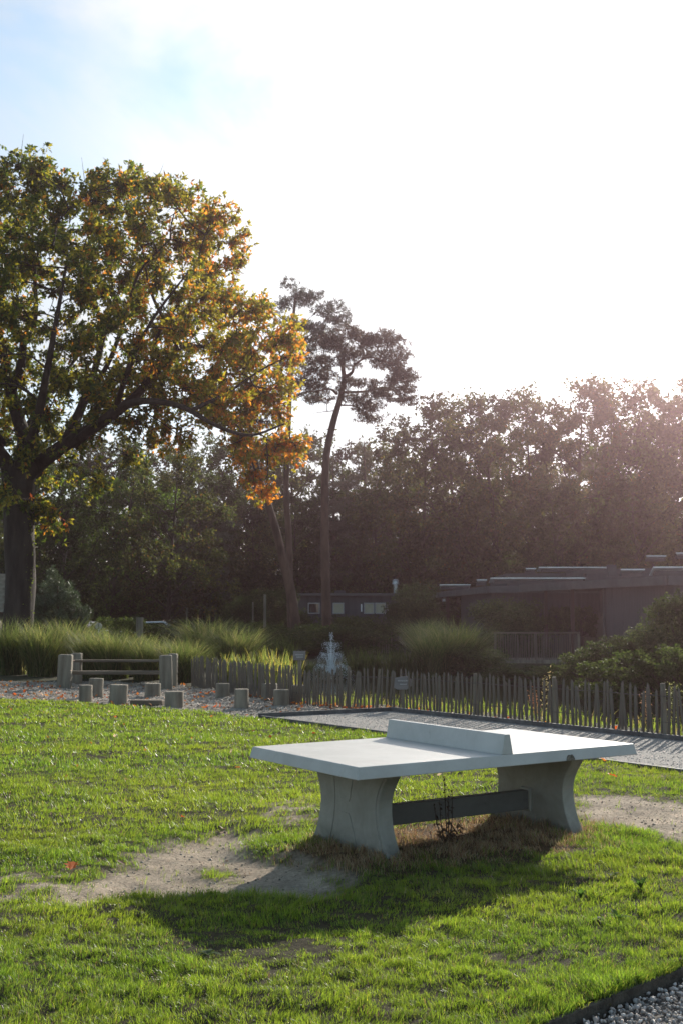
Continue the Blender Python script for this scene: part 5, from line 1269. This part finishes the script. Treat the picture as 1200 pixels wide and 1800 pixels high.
# grey garden fence beyond the pond
GF = empty('board_fence', (2.4, 56, 0), -.05, 'grey board fence and gate on the far bank left of the lodges', 'fence'); pb = None
for k in range(22):
    o = MB().box((0, 0, .65), (.13, .03, 1.3)).build('board', M_darkclad, GF) if pb is None else pb.copy()
    if pb is None: pb = o
    else: C.objects.link(o); o.parent = GF
    o.location = (k * .15, 0, random.uniform(-.02, .02) - .15)
for z_ in (.25, 1.0): MB().box((1.6, .04, z_ - .1), (3.3, .04, .09)).build('rail', M_wood, GF)
PF = empty('paling_fence', (-1.2, 54, 0), 0, 'low dark paling fence behind the fountain on the far bank', 'fence'); pb = None
for k in range(34):
    o = paling_mesh(.9, .06, .03, .004).build('paling', M_paling, PF) if pb is None else pb.copy()
    if pb is None: pb = o
    else: C.objects.link(o); o.parent = PF
    o.location = (k * .105, 0, 0); o.rotation_euler.y = random.gauss(0, .03)
# house at the left edge
HL = empty('shingled_house', (*at(0, 1100, 50)[:2], 0), 0, 'brown shingled house corner at the left edge beside the oak', 'building')
MB().box((-2.6, 2, .95), (5.0, 4, 1.9)).build('wall', M_wood, HL)
MB().box((-.4, -.03, .7), (.5, .06, 1.4)).build('door', M_steelpost, HL)
rows = 9; sh_ = None
for r_ in range(rows):
    for k in range(18):
        o = MB().box((0, 0, 0), (.28, .03, .22)).build('shingle', M_shingle, HL) if sh_ is None else sh_.copy()
        if sh_ is None: sh_ = o
        else: C.objects.link(o); o.parent = HL
        o.location = (.15 - k * .29 - (r_ % 2) * .14 - r_ * .015, -.12 + r_ * .06, 2.0 + r_ * .17); o.rotation_euler = (-.3, random.uniform(-.01, .01), 0)
MB().add([(.3, -.05, 1.9), (.2, .5, 3.55), (-5.2, .5, 3.55), (-5.2, -.05, 1.9), (.3, 4.1, 1.9)], [(0, 1, 2, 3), (0, 4, 1), (1, 4, 2), (4, 3, 2)]).build('roof', M_shingle, HL)

# ------------------------------------------------------------------ cars, sign and stakes in the distance
def car(u, v, y, rz, paint, label):
    p = at(u, v, y); t = empty('parked_car', (p[0], y, 0), rz, label, 'car', 'cars parked beyond the tussocks')
    prof_ = [(-2.1, .35), (-2.15, .75), (-1.95, .95), (-1.5, 1.0), (-1.05, 1.42), (.5, 1.46), (1.15, 1.02), (1.95, .88), (2.1, .6), (2.08, .35)]
    MB().prism(prof_, -.82, .82, 'y').build('body', paint, t, bevel=.07, segs=3)
    for s_ in (-1, 1): MB().prism([(-1.4, 1.0), (-1.0, 1.36), (.42, 1.39), (.98, 1.02)], s_ * .823, s_ * .832, 'y').build('side_window', M_glass, t)
    MB().add([(.56, -.7, 1.44), (1.16, -.72, 1.05), (1.16, .72, 1.05), (.56, .7, 1.44)], [(0, 1, 2, 3)]).build('windscreen', M_glass, t).location = (.012, 0, .012)
    for a_ in (-1.3, 1.35):
        for s_ in (-1, 1): MB().tube([(a_, s_ * .7, .33), (a_, s_ * .86, .33)], .33, 18).build('wheel', M_rubber, t)
    return t
car(272, 1100, 58, .1, M_carpale, 'pale roofed car half hidden behind the grass tussocks'); car(64, 1083, 60, .3, M_carpaint, 'blue grey car showing between oak trunk and young conifer'); car(140, 1098, 55, -.5, M_carpale, 'pale car behind the young conifer')
p = at(174, 1101, 45); t = empty('round_sign', (p[0], 45, 0), 0, 'small round pale sign on a thin pole behind the bench', 'sign')
MB().tube([(0, .02, 0), (0, .02, p[2] + .1)], .02, 6).build('pole', M_galv, t); MB().tube([(0, -.01, p[2]), (0, .01, p[2])], .13, 20).build('disc', M_frame, t); MB().box((0, -.016, p[2]), (.02, .008, .2)).build('stripe', M_rubber, t)
for i, (u, v0, v1, y, r_, lab) in enumerate(((466, 1045, 1118, 50, .06, 'brown wooden stake left of the leaning trunk'), (445, 1058, 1098, 56, .04, 'thin pale stake near the leaning trunk'), (246, 1085, 1130, 44, .14, 'thick dark post behind the bright tussocks'), (329, 1068, 1100, 52, .03, 'thin stake beyond the broad grass mound'))):
    p = at(u, v0, y); o = MB().tube([(0, 0, -.1), (0, 0, p[2])], r_, 8, wob=.03).build('wooden_stake', M_wood); o.location = (p[0], y, 0); tag(o, lab, 'stake')
